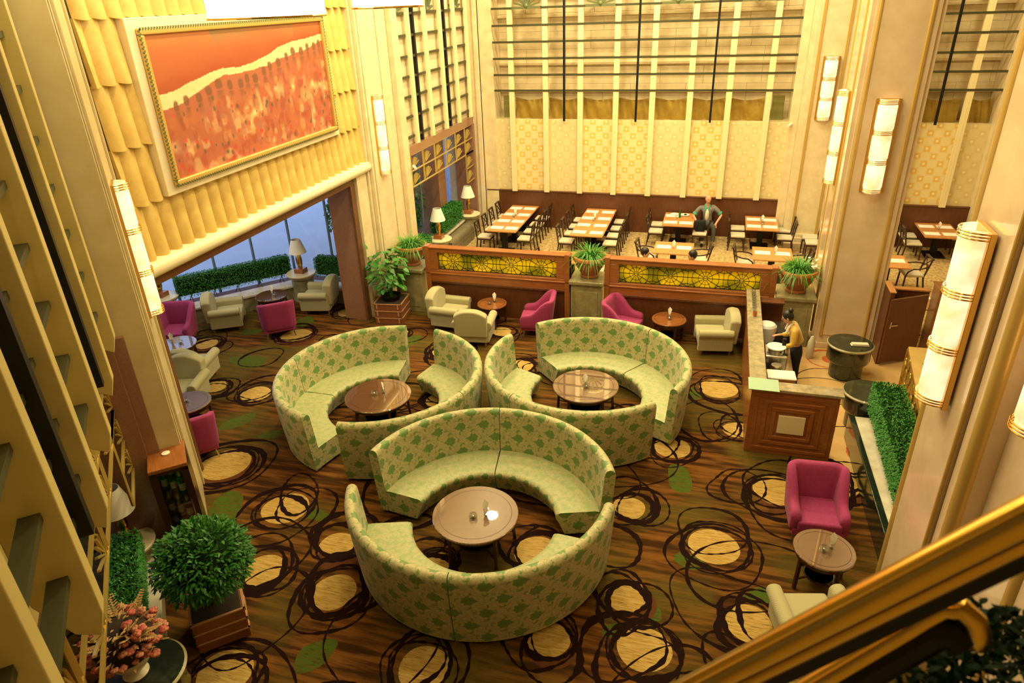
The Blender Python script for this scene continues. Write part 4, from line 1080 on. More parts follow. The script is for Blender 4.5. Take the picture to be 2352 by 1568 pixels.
def ball_bush():
    random.seed(22); root = thing('potted_round_bush', 'large round dark green bush in a slatted wooden box, lower left beside the wine cabinet', 'potted plant', (-5.62,4.98,0), math.atan2(-.733,.68))
    planter_box(root, .62, .50)
    m = MB(); m.tube([(0,0,.45),(0,0,.9)], .05, 8); m.build('stem', STEM, root)
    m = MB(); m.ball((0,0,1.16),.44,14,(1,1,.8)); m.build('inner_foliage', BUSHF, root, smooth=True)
    m = MB()
    for i in range(2600):
        a = random.uniform(0,6.28); t = math.asin(random.uniform(-.8,1)); rr_ = random.uniform(.78,1.0)*.62
        d = Vector((math.cos(a)*math.cos(t), math.sin(a)*math.cos(t), math.sin(t))); p = Vector((0,0,1.16)) + Vector((d.x*rr_, d.y*rr_, d.z*rr_*.80)) - d*.05
        d2 = d + Vector((random.uniform(-.9,.9),random.uniform(-.9,.9),random.uniform(-.7,.7)))
        m.leaf(p, d2, random.uniform(.06,.11), random.uniform(.022,.034), .3)
    m.build('leaves', LEAFD, root)
ball_bush()

# ------------------------------------------------------------------ hedges, beds, lamps
def hedge(p0, p1, w, z0, z1, label, seed, n=9000):
    random.seed(seed); p0 = Vector(p0); p1 = Vector(p1); d = p1-p0; L = d.length; ang = math.atan2(d.y, d.x)
    root = thing('clipped_hedge', label, 'hedge', ((p0.x+p1.x)/2,(p0.y+p1.y)/2,0), ang, 'clipped green hedges on marble beds')
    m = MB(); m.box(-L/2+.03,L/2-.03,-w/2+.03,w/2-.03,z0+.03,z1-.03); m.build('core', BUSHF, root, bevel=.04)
    m = MB(); H = z1-z0; A = [L*w, L*H, L*H, w*H, w*H]; T = sum(A); N = int(min(n, T*2600))
    for i in range(N):
        r_ = random.uniform(0,T); k = 0
        while r_ > A[k]: r_ -= A[k]; k += 1
        u, v = random.uniform(-.5,.5), random.uniform(-.5,.5)
        if k == 0: p = Vector((u*L, v*w, z1-.02)); nn = Vector((0,0,1))
        elif k in (1,2): s_ = 1 if k == 1 else -1; p = Vector((u*L, s_*(w/2-.02), z0+(v+.5)*H)); nn = Vector((0,s_,0))
        else: s_ = 1 if k == 3 else -1; p = Vector((s_*(L/2-.02), u*w, z0+(v+.5)*H)); nn = Vector((s_,0,0))
        dd = nn + Vector((random.uniform(-1,1),random.uniform(-1,1),random.uniform(-1,1)))*.9
        m.leaf(p, dd, random.uniform(.03,.055), random.uniform(.012,.022), .3)
    m.build('leaves', HEDGE, root)
    m = MB(); k = max(2,int(L/.55))
    for i in range(k):
        x = -L/2+L*(i+.5)/k
        m.bar((x,-w*.3,z0+.08),(x+.05,-w*.38,.44),.018); m.bar((x+.12,w*.2,z0+.08),(x-.06,-w*.2,.44),.014)
    m.build('twig_supports', STEM, root)
    return root
hedge((-13.0,13.2,0),(-11.05,15.35,0),.36,.62,1.12,'long clipped hedge on the marble bed of the window alcove',31)
hedge((-10.2,15.42,0),(-9.0,15.42,0),.36,.62,1.12,'short clipped hedge beside the brown granite column in the window alcove',32,5000)
hedge((-13.9,12.2,0),(-13.5,12.65,0),.36,.62,1.12,'end of a clipped hedge behind the leftmost lamp',33,3000)
hedge((-8.15,18.95,0),(-8.15,20.85,0),.40,.70,1.28,'clipped hedge between the two lamps at the far left window',34,8000)
hedge((-8.1,17.3,0),(-8.1,18.0,0),.40,.62,1.05,'low clipped hedge behind the leftmost terracotta pot',35,4000)
hedge((3.05,8.3,0),(3.12,11.45,0),.46,.60,1.12,'long clipped hedge on the right beside the gold cabinet',36,12000)
hd = DO+DD*.2+DN*(-.60); he = DO+DD*1.95+DN*(-.60)
hedge((hd.x,hd.y,0),(he.x,he.y,0),.34,.60,1.05,'clipped hedge at lower left below the lattice fins',37,6000)
def bed(pts, depth, h, label, top=MARBW, side=GMARB):
    """pts: front line; depth to the outside (left of travel)"""
    root = thing('marble_planting_bed', label, 'planter')
    P = [Vector((x,y,0)) for x, y in pts]; N = len(P); offs = []
    for i in range(N):
        ns = []
        if i > 0: d = (P[i]-P[i-1]).normalized(); ns.append(Vector((-d.y,d.x,0)))
        if i < N-1: d = (P[i+1]-P[i]).normalized(); ns.append(Vector((-d.y,d.x,0)))
        nn = sum(ns, Vector((0,0,0))).normalized(); offs.append(P[i]+nn*depth/max(.5,nn.dot(ns[0])))
    for i in range(N-1):
        a, b, c, d = P[i], P[i+1], offs[i+1], offs[i]
        m = MB(); m.prism([(a.x,a.y),(b.x,b.y),(c.x,c.y),(d.x,d.y)], 0, h-.06); m.build('bed_wall', side, root)
        m = MB(); e = (d-a).normalized()*.04; m.prism([(a.x-e.x,a.y-e.y),(b.x-e.x,b.y-e.y),(c.x,c.y),(d.x,d.y)], h-.06, h); m.build('marble_top', top, root, bevel=.008)
    return root
bed([(-13.9,11.35),(-12.68,12.72),(-10.68,14.98),(-8.75,14.98)], .42, .44, 'low marble-topped planting bed following the alcove window')
bed([(-14.22,11.62),(-12.99,13.01),(-10.86,15.41),(-8.75,15.41)], .38, .40, 'brick-topped rear strip of the alcove planting bed behind the hedge', BRICKO)
m = MB(); m.prism([(2.76,8.15),(2.70,11.35),(2.60,11.35),(2.66,8.15)][::-1] if False else [(2.66,8.15),(2.76,8.15),(2.70,11.35),(2.60,11.35)], 0, .47); tag(m.build('dark_kerb', BLKM, bevel=.01), 'dark marble kerb edging the right planting bed beside the magenta armchair', 'kerb')
bed([(2.70,11.35),(2.76,8.15)], .65, .45, 'low dark bed with a white marble top on the right under the long hedge')
hb = DO+DD*1.9+DN*(-.35); hc = DO+DD*(-.02)+DN*(-.35)
bed([(hb.x,hb.y),(hc.x,hc.y)], .55, .45, 'low marble bed at lower left under the lattice fins')
# padded bench at far left window
root = thing('bolster_bench', 'rounded grey olive bench along the far left window below the lamps', 'bench', (0,0,0))
m = MB(); m.box(-7.98,-7.62,18.9,20.9,0,.30); m.build('bench_base', LEATH, root, bevel=.01)
m = MB(); m.tube([(-7.82,18.85,.36),(-7.82,20.9,.36)], .20, 20); m.build('bolster', LEATH, root, smooth=True)
bed([(-7.98,16.9),(-7.98,22.2)][::-1] if False else [(-7.98,17.2),(-7.98,22.0)], .55, .62, 'marble bed along the far left window carrying two hedges')
m = MB(); m.box(-8.0,-7.5,17.2,17.75,0,.55); tag(m.build('side_console', BLKM, bevel=.01), 'low black console behind the leftmost terracotta pot', 'console')
m = MB(); m.box(-7.78,-7.52,17.3,17.52,.55,.56); tag(m.build('menu_sheet', WHITE), 'white sheet lying on the black console behind the left partition', 'paper')

def drum(x, y, r, h, label, top=CREAMT, side=GMARB, waist=.8):
    root = thing('drum_pedestal_table', label, 'table', (x,y,0), 0, 'round pedestal tables at the planting beds')
    m = MB(); m.lathe([(r*waist,0),(r*waist,h*.12),(r*waist*.92,h*.2),(r*waist*.92,h*.78),(r*.9,h*.86),(r*.9,h-.05)], 36); m.build('drum', side, root, smooth=True)
    m = MB(); m.lathe([(0,h-.05),(r*.97,h-.05),(r,h-.03),(r,h-.01),(r*.97,h),(0,h)], 40); m.build('table_top', top, root, smooth=True)
    return root
drum(-10.55,15.12,.40,.75,'cream round stone table carrying a lamp between the two alcove hedges')
drum(-13.2,12.9,.40,.75,'round stone table carrying the leftmost lamp in the alcove')
drum(-7.88,18.55,.36,.75,'cream round table carrying the nearer lamp at the far left window')
drum(-7.88,21.25,.36,.75,'cream round table carrying the farther lamp at the far left window')
BRM = BRASSD
def big_drum(x, y, r, h, label):
    root = thing('drum_pedestal_table', label, 'table', (x,y,0), 0, 'dark green-black marble drum tables')
    m = MB(); m.lathe([(r*.72,0),(r*.74,h*.45),(r*.90,h*.5),(r*.95,h*.55),(r*.95,h-.06)], 40); m.build('drum', BLKM, root, smooth=True)
    m = MB(); m.lathe([(r*.9,h-.06),(r,h-.05),(r+.012,h-.02),(r*.97,h)], 44); m.build('brass_edge', GMARB, root, smooth=True)
    m = MB(); m.lathe([(0,h+.001),(r*.97,h+.001),(r*.97,h-.02),(0,h-.02)], 44); m.build('table_top', BLKM, root, smooth=True)
    return root
big_drum(2.90,13.72,.43,.74,'dark marble drum table with a folded cloth, in front of the middle pillar')
big_drum(2.95,11.82,.42,.72,'dark marble drum table at the far end of the long right hedge')
big_drum(-5.52,3.72,.44,.76,'dark green marble drum table under the flower vase, bottom left')
hx = DO+DD*(.02)+DN*(-.62)
drum(hx.x,hx.y,.34,.72,'round stone table carrying the white-shaded lamp at lower left')
m = MB(); m.box(-.17,.17,-.055,.055,0,.03); m.box(-.15,.16,-.05,.06,.03,.05)
o = m.build('folded_cloth', SEATF, bevel=.012); o.location = (3.05,13.62,.742); o.rotation_euler = (0,0,.12); tag(o, 'folded beige cloth lying on the dark marble drum table', 'cloth')
def lamp(x, y, z, label, hs=.92, rz=0):
    root = thing('table_lamp', label, 'table lamp', (x,y,z), rz, 'brass table lamps with cream shades')
    m = MB(); m.box(-.13,.13,-.13,.13,0,.12); m.build('wooden_base', WOOD, root, bevel=.008)
    m = MB(); m.lathe([(.05,.12),(.06,.15),(.055,.17),(.075,.24),(.085,.36),(.065,.48),(.045,.54),(.03,.56)], 12); m.build('brass_column', BRASS, root, smooth=True)
    m = MB(); m.tube([(0,0,.55),(0,0,hs-.05)], .008, 6); m.build('stem', BRASS, root)
    m = MB(); m.lathe([(.235,hs-.36),(.12,hs),(.115,hs),(.23,hs-.36)], 28); m.build('lamp_shade', PORC, root, smooth=True)
    return root
lamp(-10.55,15.12,.75,'brass lamp with a cream shade between the two alcove hedges')
lamp(-13.2,12.9,.75,'brass lamp with a cream shade half hidden at the left end of the alcove')
lamp(-7.9,18.55,.75,'brass lamp with a cream shade, nearer of the two at the far left window')
lamp(-7.9,21.25,.75,'brass lamp with a cream shade, farther of the two at the far left window')
lamp(hx.x,hx.y,.72,'lamp with an open white shade below the gold grille at lower left')
# window panes of the alcove with slender mullions
def glasswall(pts, z0, z1, name, sp=1.2):
    root = thing(name, 'tall window glazing of the alcove with slim grey mullions', None); root['kind'] = 'structure'
    for (a, b) in zip(pts, pts[1:]):
        A = Vector((a[0],a[1],0)); B_ = Vector((b[0],b[1],0)); L = (B_-A).length; n = max(1,round(L/sp))
        for i in range(n):
            p = A.lerp(B_, i/n); q = A.lerp(B_, (i+1)/n)
            m = MB(); m.add([(p.x,p.y,z0),(q.x,q.y,z0),(q.x,q.y,z1),(p.x,p.y,z1)], [(0,1,2,3)]); m.build('pane', PANE, root)
            m = MB(); m.bar((p.x,p.y,z0),(p.x,p.y,z1),.05,.05); m.build('mullion', MATS['slate_mullion'], root)
mat('slate_mullion', (.16,.22,.27), .4)
glasswall([(-15.1,11.6),(-13.3,13.55),(-11.25,15.85),(-8.7,15.85)], .05, 3.6, 'window_7')
glasswall([(-8.75,16.6),(-8.75,22.2)], .05, 3.55, 'window_8', 1.4)
# outdoor foliage
def outdoor(name, label, c, rad, n, size, m_, seed, trunk=True):
    random.seed(seed); root = thing(name, label, 'tree', c)
    if trunk:
        m = MB(); m.tube([(0,0,-c[2]-.12),(.05,0,-c[2]*.4),(0,0,.1)], [.07,.05,.03], 7)
        for k in range(6):
            a = k*1.05; m.tube([(0,0,-.2),(rad[0]*.5*math.cos(a),rad[1]*.5*math.sin(a),.1),(rad[0]*.9*math.cos(a),rad[1]*.9*math.sin(a),-.05)], .012, 5)
        m.build('trunk', STEM, root)
    m = MB()
    for i in range(n):
        a = random.uniform(0,6.28); t = math.asin(random.uniform(-1,1)); rr_ = random.uniform(.4,1)**.5
        p = Vector((rad[0]*rr_*math.cos(a)*math.cos(t), rad[1]*rr_*math.sin(a)*math.cos(t), rad[2]*rr_*math.sin(t)))
        m.leaf(p, (random.uniform(-1,1),random.uniform(-1,1),random.uniform(-.9,.3)), size*random.uniform(.7,1.2), size*.5, .3)
    m.build('leaves', m_, root)
outdoor('outdoor_tree', 'green tree outside the alcove window beside the brown column', (-9.75,16.75,1.9), (.8,.5,.95), 700, .16, LEAFB, 41)
outdoor('outdoor_shrub', 'dense dark shrub outside the far left window under the gold grille', (-9.15,18.4,1.6), (.4,.9,1.1), 1500, .16, LEAF, 42, False)
outdoor('outdoor_shrub', 'hanging leafy plant outside the far left window behind the nearer lamp', (-9.15,19.6,1.7), (.35,.5,1.2), 700, .13, LEAFD, 43, False)
# ------------------------------------------------------------------ dining furniture
def dtable(x0, x1, y0, y1, label, z=.75):
    cx_, cy_ = (x0+x1)/2, (y0+y1)/2; w, d = x1-x0, y1-y0
    root = thing('dining_table', label, 'table', (cx_,cy_,0), 0, 'wooden dining tables')
    m = MB(); m.box(-w/2+.002,w/2-.002,-d/2+.002,d/2-.002,z-.035,z); m.build('table_top', TABW, root, bevel=.005)
    m = MB(); m.bx((0,0,(z-.05)/2+.02),(.16,.16,z-.05)); m.bx((0,0,.02),(w*.55,d*.55 if d < 1 else .6,.04)); m.bx((0,0,z-.06),(w*.5,d*.5,.04)); m.build('pedestal', BLACK, root, bevel=.006)
    return root
def mk_mat():
    m = MB(); m.box(-.20,.20,-.145,.145,0,.003); o = m.build('placemat', WHITE); return tag(o, '', 'placemat', 'white paper placemats on the dining tables')
MT = Proto(mk_mat)
def mk_dchair():
    root = thing('dining_chair', '', 'chair', group='dark cross-back dining chairs')
    m = MB(); m.box(-.21,.21,-.21,.22,.42,.485); m.build('seat', SEATF, root, bevel=.02)
    m = MB(); m.box(-.215,.215,-.215,.225,.38,.425); m.build('seat_frame', CHW, root, bevel=.004)
    for sx in (-1,1):
        m = MB(); m.bar((sx*.19,.20,.40),(sx*.20,.21,0),.036); m.build('leg', CHW, root)
        m = MB(); m.bar((sx*.19,-.20,.42),(sx*.20,-.26,0),.036); m.build('leg', CHW, root)
    m = MB()
    for sx in (-1,1): m.bar((sx*.20,-.20,.38),(sx*.185,-.29,.93),.034)
    m.bar((-.19,-.29,.915),(.19,-.29,.915),.055,.03); m.bar((-.19,-.235,.58),(.19,-.235,.58),.03)
    m.bar((-.18,-.24,.59),(.18,-.285,.90),.022); m.bar((.18,-.24,.59),(-.18,-.285,.90),.022)
    m.build('cross_back', CHW, root); return root
DC = Proto(mk_dchair)
def mk_achair():
    root = thing('bentwood_armchair', '', 'chair', group='dark curved-arm dining chairs')
    m = MB(); m.box(-.23,.23,-.22,.24,.42,.49); m.build('seat', SEATF, root, bevel=.03)
    for sx in (-1,1):
        m = MB(); m.bar((sx*.21,.22,.46),(sx*.23,.24,0),.036); m.build('leg', CHW, root)
        m = MB(); m.bar((sx*.19,-.20,.46),(sx*.21,-.28,0),.036); m.build('leg', CHW, root)
    m = MB(); pts = [(.27*math.cos(R(a)), -.02+.30*math.sin(R(a)), .66+.03*(-math.sin(R(a)))) for a in range(20,-201,-20)]
    m.tube([(.26,.24,.44),(.27,.20,.58)]+pts+[(-.27,.20,.58),(-.26,.24,.44)], .019, 7); m.build('arm_rail', CHW, root, smooth=True)
    m = MB()
    for sx in (-1,1): m.bar((sx*.18,-.22,.42),(sx*.20,-.34,.92),.032)
    m.bar((-.22,-.34,.905),(.22,-.34,.905),.06,.028); m.bar((-.17,-.26,.60),(.18,-.33,.89),.02); m.bar((.17,-.26,.60),(-.18,-.33,.89),.02)
    m.build('cross_back', CHW, root); return root
AC = Proto(mk_achair)
def set_table(x0, x1, ys, desc, mats=None, holder=None, hl=None):
    """ys rows of placemats from the back wall forward"""
    pass
Z = .7505
ordn = ['nearest the wall','second from the wall','third from the wall','nearest the camera']
# long tables
for (x0, x1, ya, nm) in ((-6.72,-5.77,19.52,'leftmost long table'),(-4.10,-3.10,19.52,'second long table')):
    y = ya
    for k, (d, q) in enumerate(((.74,'near end'),(1.48,'middle'),(.74,'far end'))):
        dtable(x0, x1, y, y+d, 'wooden dining table forming the %s of the %s' % (q, nm)); y += d
    for r_ in range(4):
        yy = y-.37-.74*r_
        MT((x0+.24,yy,Z),0,'white placemat on the left side of the %s, %s' % (nm, ordn[r_]))
        MT((x1-.24,yy,Z),0,'white placemat on the right side of the %s, %s' % (nm, ordn[r_]))
        DC((x0-.16,yy,0),face(1,0),'dark cross-back chair on the left side of the %s, %s' % (nm, ordn[r_]))
        DC((x1+.20,yy,0),face(-1,0),'dark cross-back chair on the right side of the %s, %s' % (nm, ordn[r_]))
    HOLD(((x0+x1)/2-.03,ya+1.75,Z),.3,'white napkin in a glass in the middle of the %s' % nm)
    ASH(((x0+x1)/2-.02,ya+1.55,Z),0,'small glass salt dish in the middle of the %s' % nm)
# four seaters
def four(x0, x1, y0, y1, nm, skip=(), chairs=('L0','L1','R0','R1')):
    dtable(x0, x1, y0, y1, 'wooden dining table, %s' % nm); d = (y1-y0)/2
    for r_, q in ((0,'far end'),(1,'near end')):
        yy = y1-d*(r_+.5)
        for s_, sx, sd in (('L',x0+.24,'left'),('R',x1-.24,'right')):
            if s_+str(r_) not in skip: MT((sx,yy,Z),0,'white placemat on the %s of the %s, %s' % (sd, nm, q))
            if s_+str(r_) in chairs:
                DC((x0-.20 if s_ == 'L' else x1+.20, yy, 0), face(1 if s_ == 'L' else -1, 0), 'cross-back chair on the %s of the %s, %s' % (sd, nm, q))
four(-1.50,-.55,20.98,22.42,'table where the man sits', skip=('R0',), chairs=('L0','L1','R1'))
four(.97,1.92,20.98,22.42,'table right of the seated man')
four(5.80,6.76,21.1,22.5,'table past the middle marble pillar')
HOLD((1.46,21.75,Z),0,'white napkin in a glass on the four-seat table right of the seated man')
HOLD((6.30,21.85,Z),0,'white napkin in a glass on the table seen past the middle marble pillar')
ASH((1.46,21.55,Z),0,'small glass salt dish on the four-seat table right of the seated man')
# tableware before the man
m = MB(); m.lathe([(0,0),(.07,0),(.15,.022),(.148,.026),(.07,.006),(0,.006)], 24); o = m.build('dinner_plate', WHITE, smooth=True); o.location = (-.88,22.15,Z); tag(o, 'white plate with leftovers on the table beside the seated man', 'plate')
m = MB(); m.ball((0,0,.02),.05,8,(1,.8,.5)); o = m.build('dark_food', SOIL, smooth=True); o.location = (-.86,22.17,Z+.008); tag(o, 'small dark piece of food on the white plate beside the seated man', 'food')
m = MB(); m.lathe([(0,0),(.06,0),(.13,.02),(.128,.024),(.06,.006),(0,.006)], 24); o = m.build('dinner_plate', WHITE, smooth=True); o.location = (-1.20,22.2,Z); tag(o, 'white plate at the far middle of the table, left of the green bottle', 'plate')
m = MB(); m.lathe([(0,0),(.033,0),(.035,.02),(.035,.15),(.014,.20),(.013,.27),(.016,.275),(0,.275)], 14); o = m.build('green_bottle', LEAFD, smooth=True); o.location = (-1.02,21.88,Z); tag(o, 'small green bottle standing on the table beside the seated man', 'bottle')
m = MB(); m.lathe([(0,0),(.03,0),(.035,.11),(.031,.11),(.027,.01),(0,.01)], 14); o = m.build('drinking_glass', TGLASS, smooth=True); o.location = (-1.12,21.75,Z); tag(o, 'clear drinking glass by the green bottle', 'glass')
m = MB(); m.lathe([(0,0),(.025,0),(.03,.02),(.03,.07),(.02,.09),(0,.09)], 12); o = m.build('white_creamer', PORC, smooth=True); o.location = (-1.15,22.0,Z); tag(o, 'small white jug between the plate and the green bottle', 'jug')
# two-seaters nearer the partition
def two(x0, x1, y0, y1, nm, mats=('L','R'), chairs=('L','R')):
    dtable(x0, x1, y0, y1, 'wooden dining table, %s' % nm); yy = (y0+y1)/2
    for s_, sx, sd in (('L',x0+.26,'left'),('R',x1-.26,'right')):
        if s_ in mats: MT((sx,yy+.05,Z),0,'white placemat on the %s of the %s' % (sd, nm))
        if s_ in chairs: AC((x0-.16 if s_ == 'L' else x1+.16, yy, 0), face(1 if s_ == 'L' else -1, -.1), 'curved-arm chair on the %s of the %s' % (sd, nm))
two(-1.52,-.44,18.40,19.42,'square table in front of the seated man')
two(1.12,2.15,18.35,19.42,'square table by the rightmost terracotta pot')
two(4.0,4.92,18.36,19.35,'square table just right of the middle pillar')
two(-6.70,-5.68,17.0,17.9,'square table behind the left glass partition')
two(-4.15,-3.1,17.15,18.1,'square table behind the partition near the middle pot')
HOLD((-.98,18.85,Z),0,'white napkin in a glass on the square table in front of the seated man')
HOLD((1.70,18.85,Z),0,'white napkin in a glass on the square table by the rightmost terracotta pot')
dtable(3.95,5.0,15.75,16.7,'wooden dining table behind the open brown door')
MT((4.25,16.55,Z),0,'white placemat at the far left of the table behind the open brown door'); MT((4.72,16.5,Z),0,'white placemat at the far right of the table behind the open brown door'); MT((4.12,16.0,Z),R(90),'white placemat at the near left corner of the table behind the open brown door')
DC((3.85,15.45,0),face(0,1),'dark cross-back chair half hidden behind the open brown door')
DC((2.9,21.0,0),face(-1,0),'dark cross-back chair by the stepped base of the right wall pilaster, nearer one')
DC((2.85,21.5,0),face(-1,.1),'dark cross-back chair by the stepped base of the right wall pilaster, farther one')

# ------------------------------------------------------------------ people
def skin(name, joints, edges, m, parent=None, sub=2):
    names = list(joints); me = bpy.data.meshes.new(name)
    me.from_pydata([joints[k][0] for k in names], [(names.index(a), names.index(b)) for a, b in edges], [])
    me.materials.append(m); o = bpy.data.objects.new(name, me); col.objects.link(o)
    if parent is not None: o.parent = parent
    md = o.modifiers.new('skin', 'SKIN'); md.use_smooth_shade = True
    lay = me.skin_vertices[0].data
    for i, k in enumerate(names):
        r_ = joints[k][1]; lay[i].radius = r_ if isinstance(r_, tuple) else (r_, r_); lay[i].use_root = (i == 0)
    q = o.modifiers.new('sub', 'SUBSURF'); q.levels = sub; q.render_levels = sub
    return o
def head(parent, c, look, m, hairm, hair='short', r=.105):
    """head with features; look = horizontal direction, pitch"""
    ang = math.atan2(look[1], look[0]); pit = look[2] if len(look) > 2 else 0
    M_ = Matrix.Translation(c) @ Matrix.Rotation(ang, 4, 'Z') @ Matrix.Rotation(pit, 4, 'Y')
    mb = MB(); mb.ball((0,0,0),r,14,(.98,.80,1.18)); mb.ball((.035,0,-.055),r*.62,10,(1,.85,1))
    mb.ball((.098,0,-.012),.016,6,(1.1,.8,1.6))
    for s_ in (-1,1): mb.ball((0,s_*.083,-.01),.022,6,(.8,.5,1.4))
    for i in range(len(mb.v)): mb.v[i] = tuple(M_ @ Vector(mb.v[i]))
    mb.build('head', m, parent, smooth=True, auto=0)
    e = MB()
    for s_ in (-1,1): e.ball((.088,s_*.036,.012),.011,6); 
    for i in range(len(e.v)): e.v[i] = tuple(M_ @ Vector(e.v[i]))
    e.build('eyes', HAIR, parent, smooth=True)
    e = MB(); e.ball((.086,0,-.062),.02,6,(.5,1.1,.3))
    for i in range(len(e.v)): e.v[i] = tuple(M_ @ Vector(e.v[i]))
    e.build('mouth', ROSE, parent, smooth=True)
    h = MB()
    if hair == 'bun': h.ball((-.018,0,.022),r*1.06,14,(1.0,.86,1.14)); h.ball((-.10,0,.115),.048,10)
    elif hair == 'bald': h.ball((-.03,0,.0),r*1.0,12,(.85,.83,.85))
    else: h.ball((-.02,0,.03),r*1.07,14,(1.0,.88,1.10))
    for i in range(len(h.v)): h.v[i] = tuple(M_ @ Vector(h.v[i]))
    h.build('hair', hairm, parent, smooth=True, auto=0)
def hand(joints, edges, pre, wrist, d, side, palm_n, s=1.0, curl=.5):
    """palm and five fingers added to a skin skeleton"""
    w = Vector(wrist); d = Vector(d).normalized(); n = Vector(palm_n).normalized(); a = d.cross(n).normalized()*side
    P = w + d*.055*s; joints[pre+'p'] = (P, (.030*s,.018*s)); edges.append((pre+'w', pre+'p'))
    for i, (o, L) in enumerate(((-.028,.065),(-.010,.075),(.009,.07),(.027,.055))):
        b0 = P + d*.03*s + a*o*s; b1 = b0 + (d*(1-curl*.3)+n*curl*.5)*L*.5*s; b2 = b1 + (d*(1-curl)+n*curl)*L*.5*s
        for j, q in enumerate((b0,b1,b2)): joints['%sf%d%d' % (pre,i,j)] = (q, .0095*s)
        edges += [(pre+'p','%sf%d0' % (pre,i)),('%sf%d0' % (pre,i),'%sf%d1' % (pre,i)),('%sf%d1' % (pre,i),'%sf%d2' % (pre,i))]
    t0 = w + d*.03*s - a*.035*s; t1 = t0 + (d*.8-a*.6+n*.3).normalized()*.035*s
    joints[pre+'t0'] = (t0,.011*s); joints[pre+'t1'] = (t1,.010*s); edges += [(pre+'w',pre+'t0'),(pre+'t0',pre+'t1')]

def seated_man():
    root = thing('person', 'balding man in a grey jacket with teal stripes sitting by the back wall', 'person', (0,0,0))
    V = Vector
    pel = V((-.16,22.02,.56)); ch = V((-.19,22.06,.98)); nk = V((-.20,22.03,1.16)); hd_ = V((-.19,21.98,1.33))
    sL = V((-.42,22.02,1.07)); eL = V((-.60,21.90,.83)); wL = V((-.46,21.72,.66)); sR = V((.03,22.04,1.07)); eR = V((.25,21.98,.86)); wR = V((.10,21.70,.66))
    kL = V((-.30,21.52,.55)); aL = V((-.27,21.45,.10)); kR = V((.05,21.55,.56)); aR = V((.06,21.42,.09))
    hL = V((-.26,21.98,.54)); hR = V((-.05,21.98,.54))
    J = {'pel':(pel,.10),'ch':(ch,.11),'nk':(nk,.055),'hd':(hd_,.06),'sL':(sL,.05),'eL':(eL,.042),'Lw':(wL,.028),'sR':(sR,.05),'eR':(eR,.042),'Rw':(wR,.028),
         'hL':(hL,.08),'kL':(kL,.058),'aL':(aL,.038),'hR':(hR,.08),'kR':(kR,.058),'aR':(aR,.038)}
    E_ = [('pel','ch'),('ch','nk'),('nk','hd'),('ch','sL'),('sL','eL'),('eL','Lw'),('ch','sR'),('sR','eR'),('eR','Rw'),('pel','hL'),('hL','kL'),('kL','aL'),('pel','hR'),('hR','kR'),('kR','aR')]
    hand(J, E_, 'L', wL, wL-eL, 1, (0,0,-1)); hand(J, E_, 'R', wR, (0,-.3,-1), -1, (0,-1,0))
    skin('body', J, E_, SKINP, root)
    head(root, tuple(hd_+V((0,-.01,.03))), (.45,-1,.05), SKINP, HAIRG, 'bald')
    mid = V((-.17,22.02,.72))
    T = {'m':(mid,(.15,.12)),'c':(ch,(.165,.115)),'n':(nk-V((0,0,.03)),.075),'sL':(sL,.085),'eL':(sL.lerp(eL,.85),.068),'sR':(sR,.085),'eR':(sR.lerp(eR,.85),.068),'b':(V((-.16,22.03,.58)),(.15,.13))}
    skin('jacket', T, [('m','c'),('c','n'),('c','sL'),('sL','eL'),('c','sR'),('sR','eR'),('m','b')], GREYC, root)
    for nm, a, b in (('L',sL,eL),('R',sR,eR)):
        p, q = a.lerp(b,.66), a.lerp(b,.84); m = MB(); m.tube([p,q], [.082,.078], 12); m.build('sleeve_stripe', TEAL, root, smooth=True)
    m = MB(); 
    for s_ in (-1,1): m.tube([nk+V((s_*.03,-.10,-.14)), nk+V((s_*.075,-.03,-.03)), nk+V((s_*.05,.06,.0))], .028, 8)
    m.build('collar', TEAL, root, smooth=True)
    m = MB(); m.ball((-.19,21.93,.86),.1,10,(.62,.55,1.9)); m.build('shirt', SHIRT, root, smooth=True)
    T = {'p':(pel,.13),'hL':(hL,.10),'kL':(kL,.078),'aL':(aL+V((0,0,.04)),.062),'hR':(hR,.10),'kR':(kR,.078),'aR':(aR+V((0,0,.04)),.062)}
    skin('trousers', T, [('p','hL'),('hL','kL'),('kL','aL'),('p','hR'),('hR','kR'),('kR','aR')], TROU, root)
    for nm, a in (('L',aL),('R',aR)):
        m = MB(); m.ball((a.x,a.y-.08,.05),.055,10,(.85,2.4,.85)); m.build('shoe', BLKC, root, smooth=True)
        m = MB(); m.tube([(a.x,a.y,.09),(a.x,a.y,.15)], .045, 10); m.build('sock', WHITE, root, smooth=True)
seated_man()
DC((-.16,22.14,0), face(.05,-1), 'dark cross-back chair on which the man in the grey jacket sits')
bag = thing('backpack', 'black rucksack held between the seated man and the empty chair at his side', 'bag', (-.36,21.42,.50))
m = MB(); m.box(-.16,.16,-.10,.10,0,.34); m.build('bag_body', BLKC, bag, bevel=.06, seg=3)
m = MB(); m.tube([(-.08,-.10,.3),(-.10,-.16,.2),(-.08,-.11,.06)], .012, 6); m.tube([(.08,-.10,.3),(.11,-.16,.2),(.08,-.11,.06)], .012, 6); m.tube([(-.04,0,.33),(0,0,.40),(.04,0,.33)], .01, 6); m.build('straps', BLACK, bag, smooth=True)

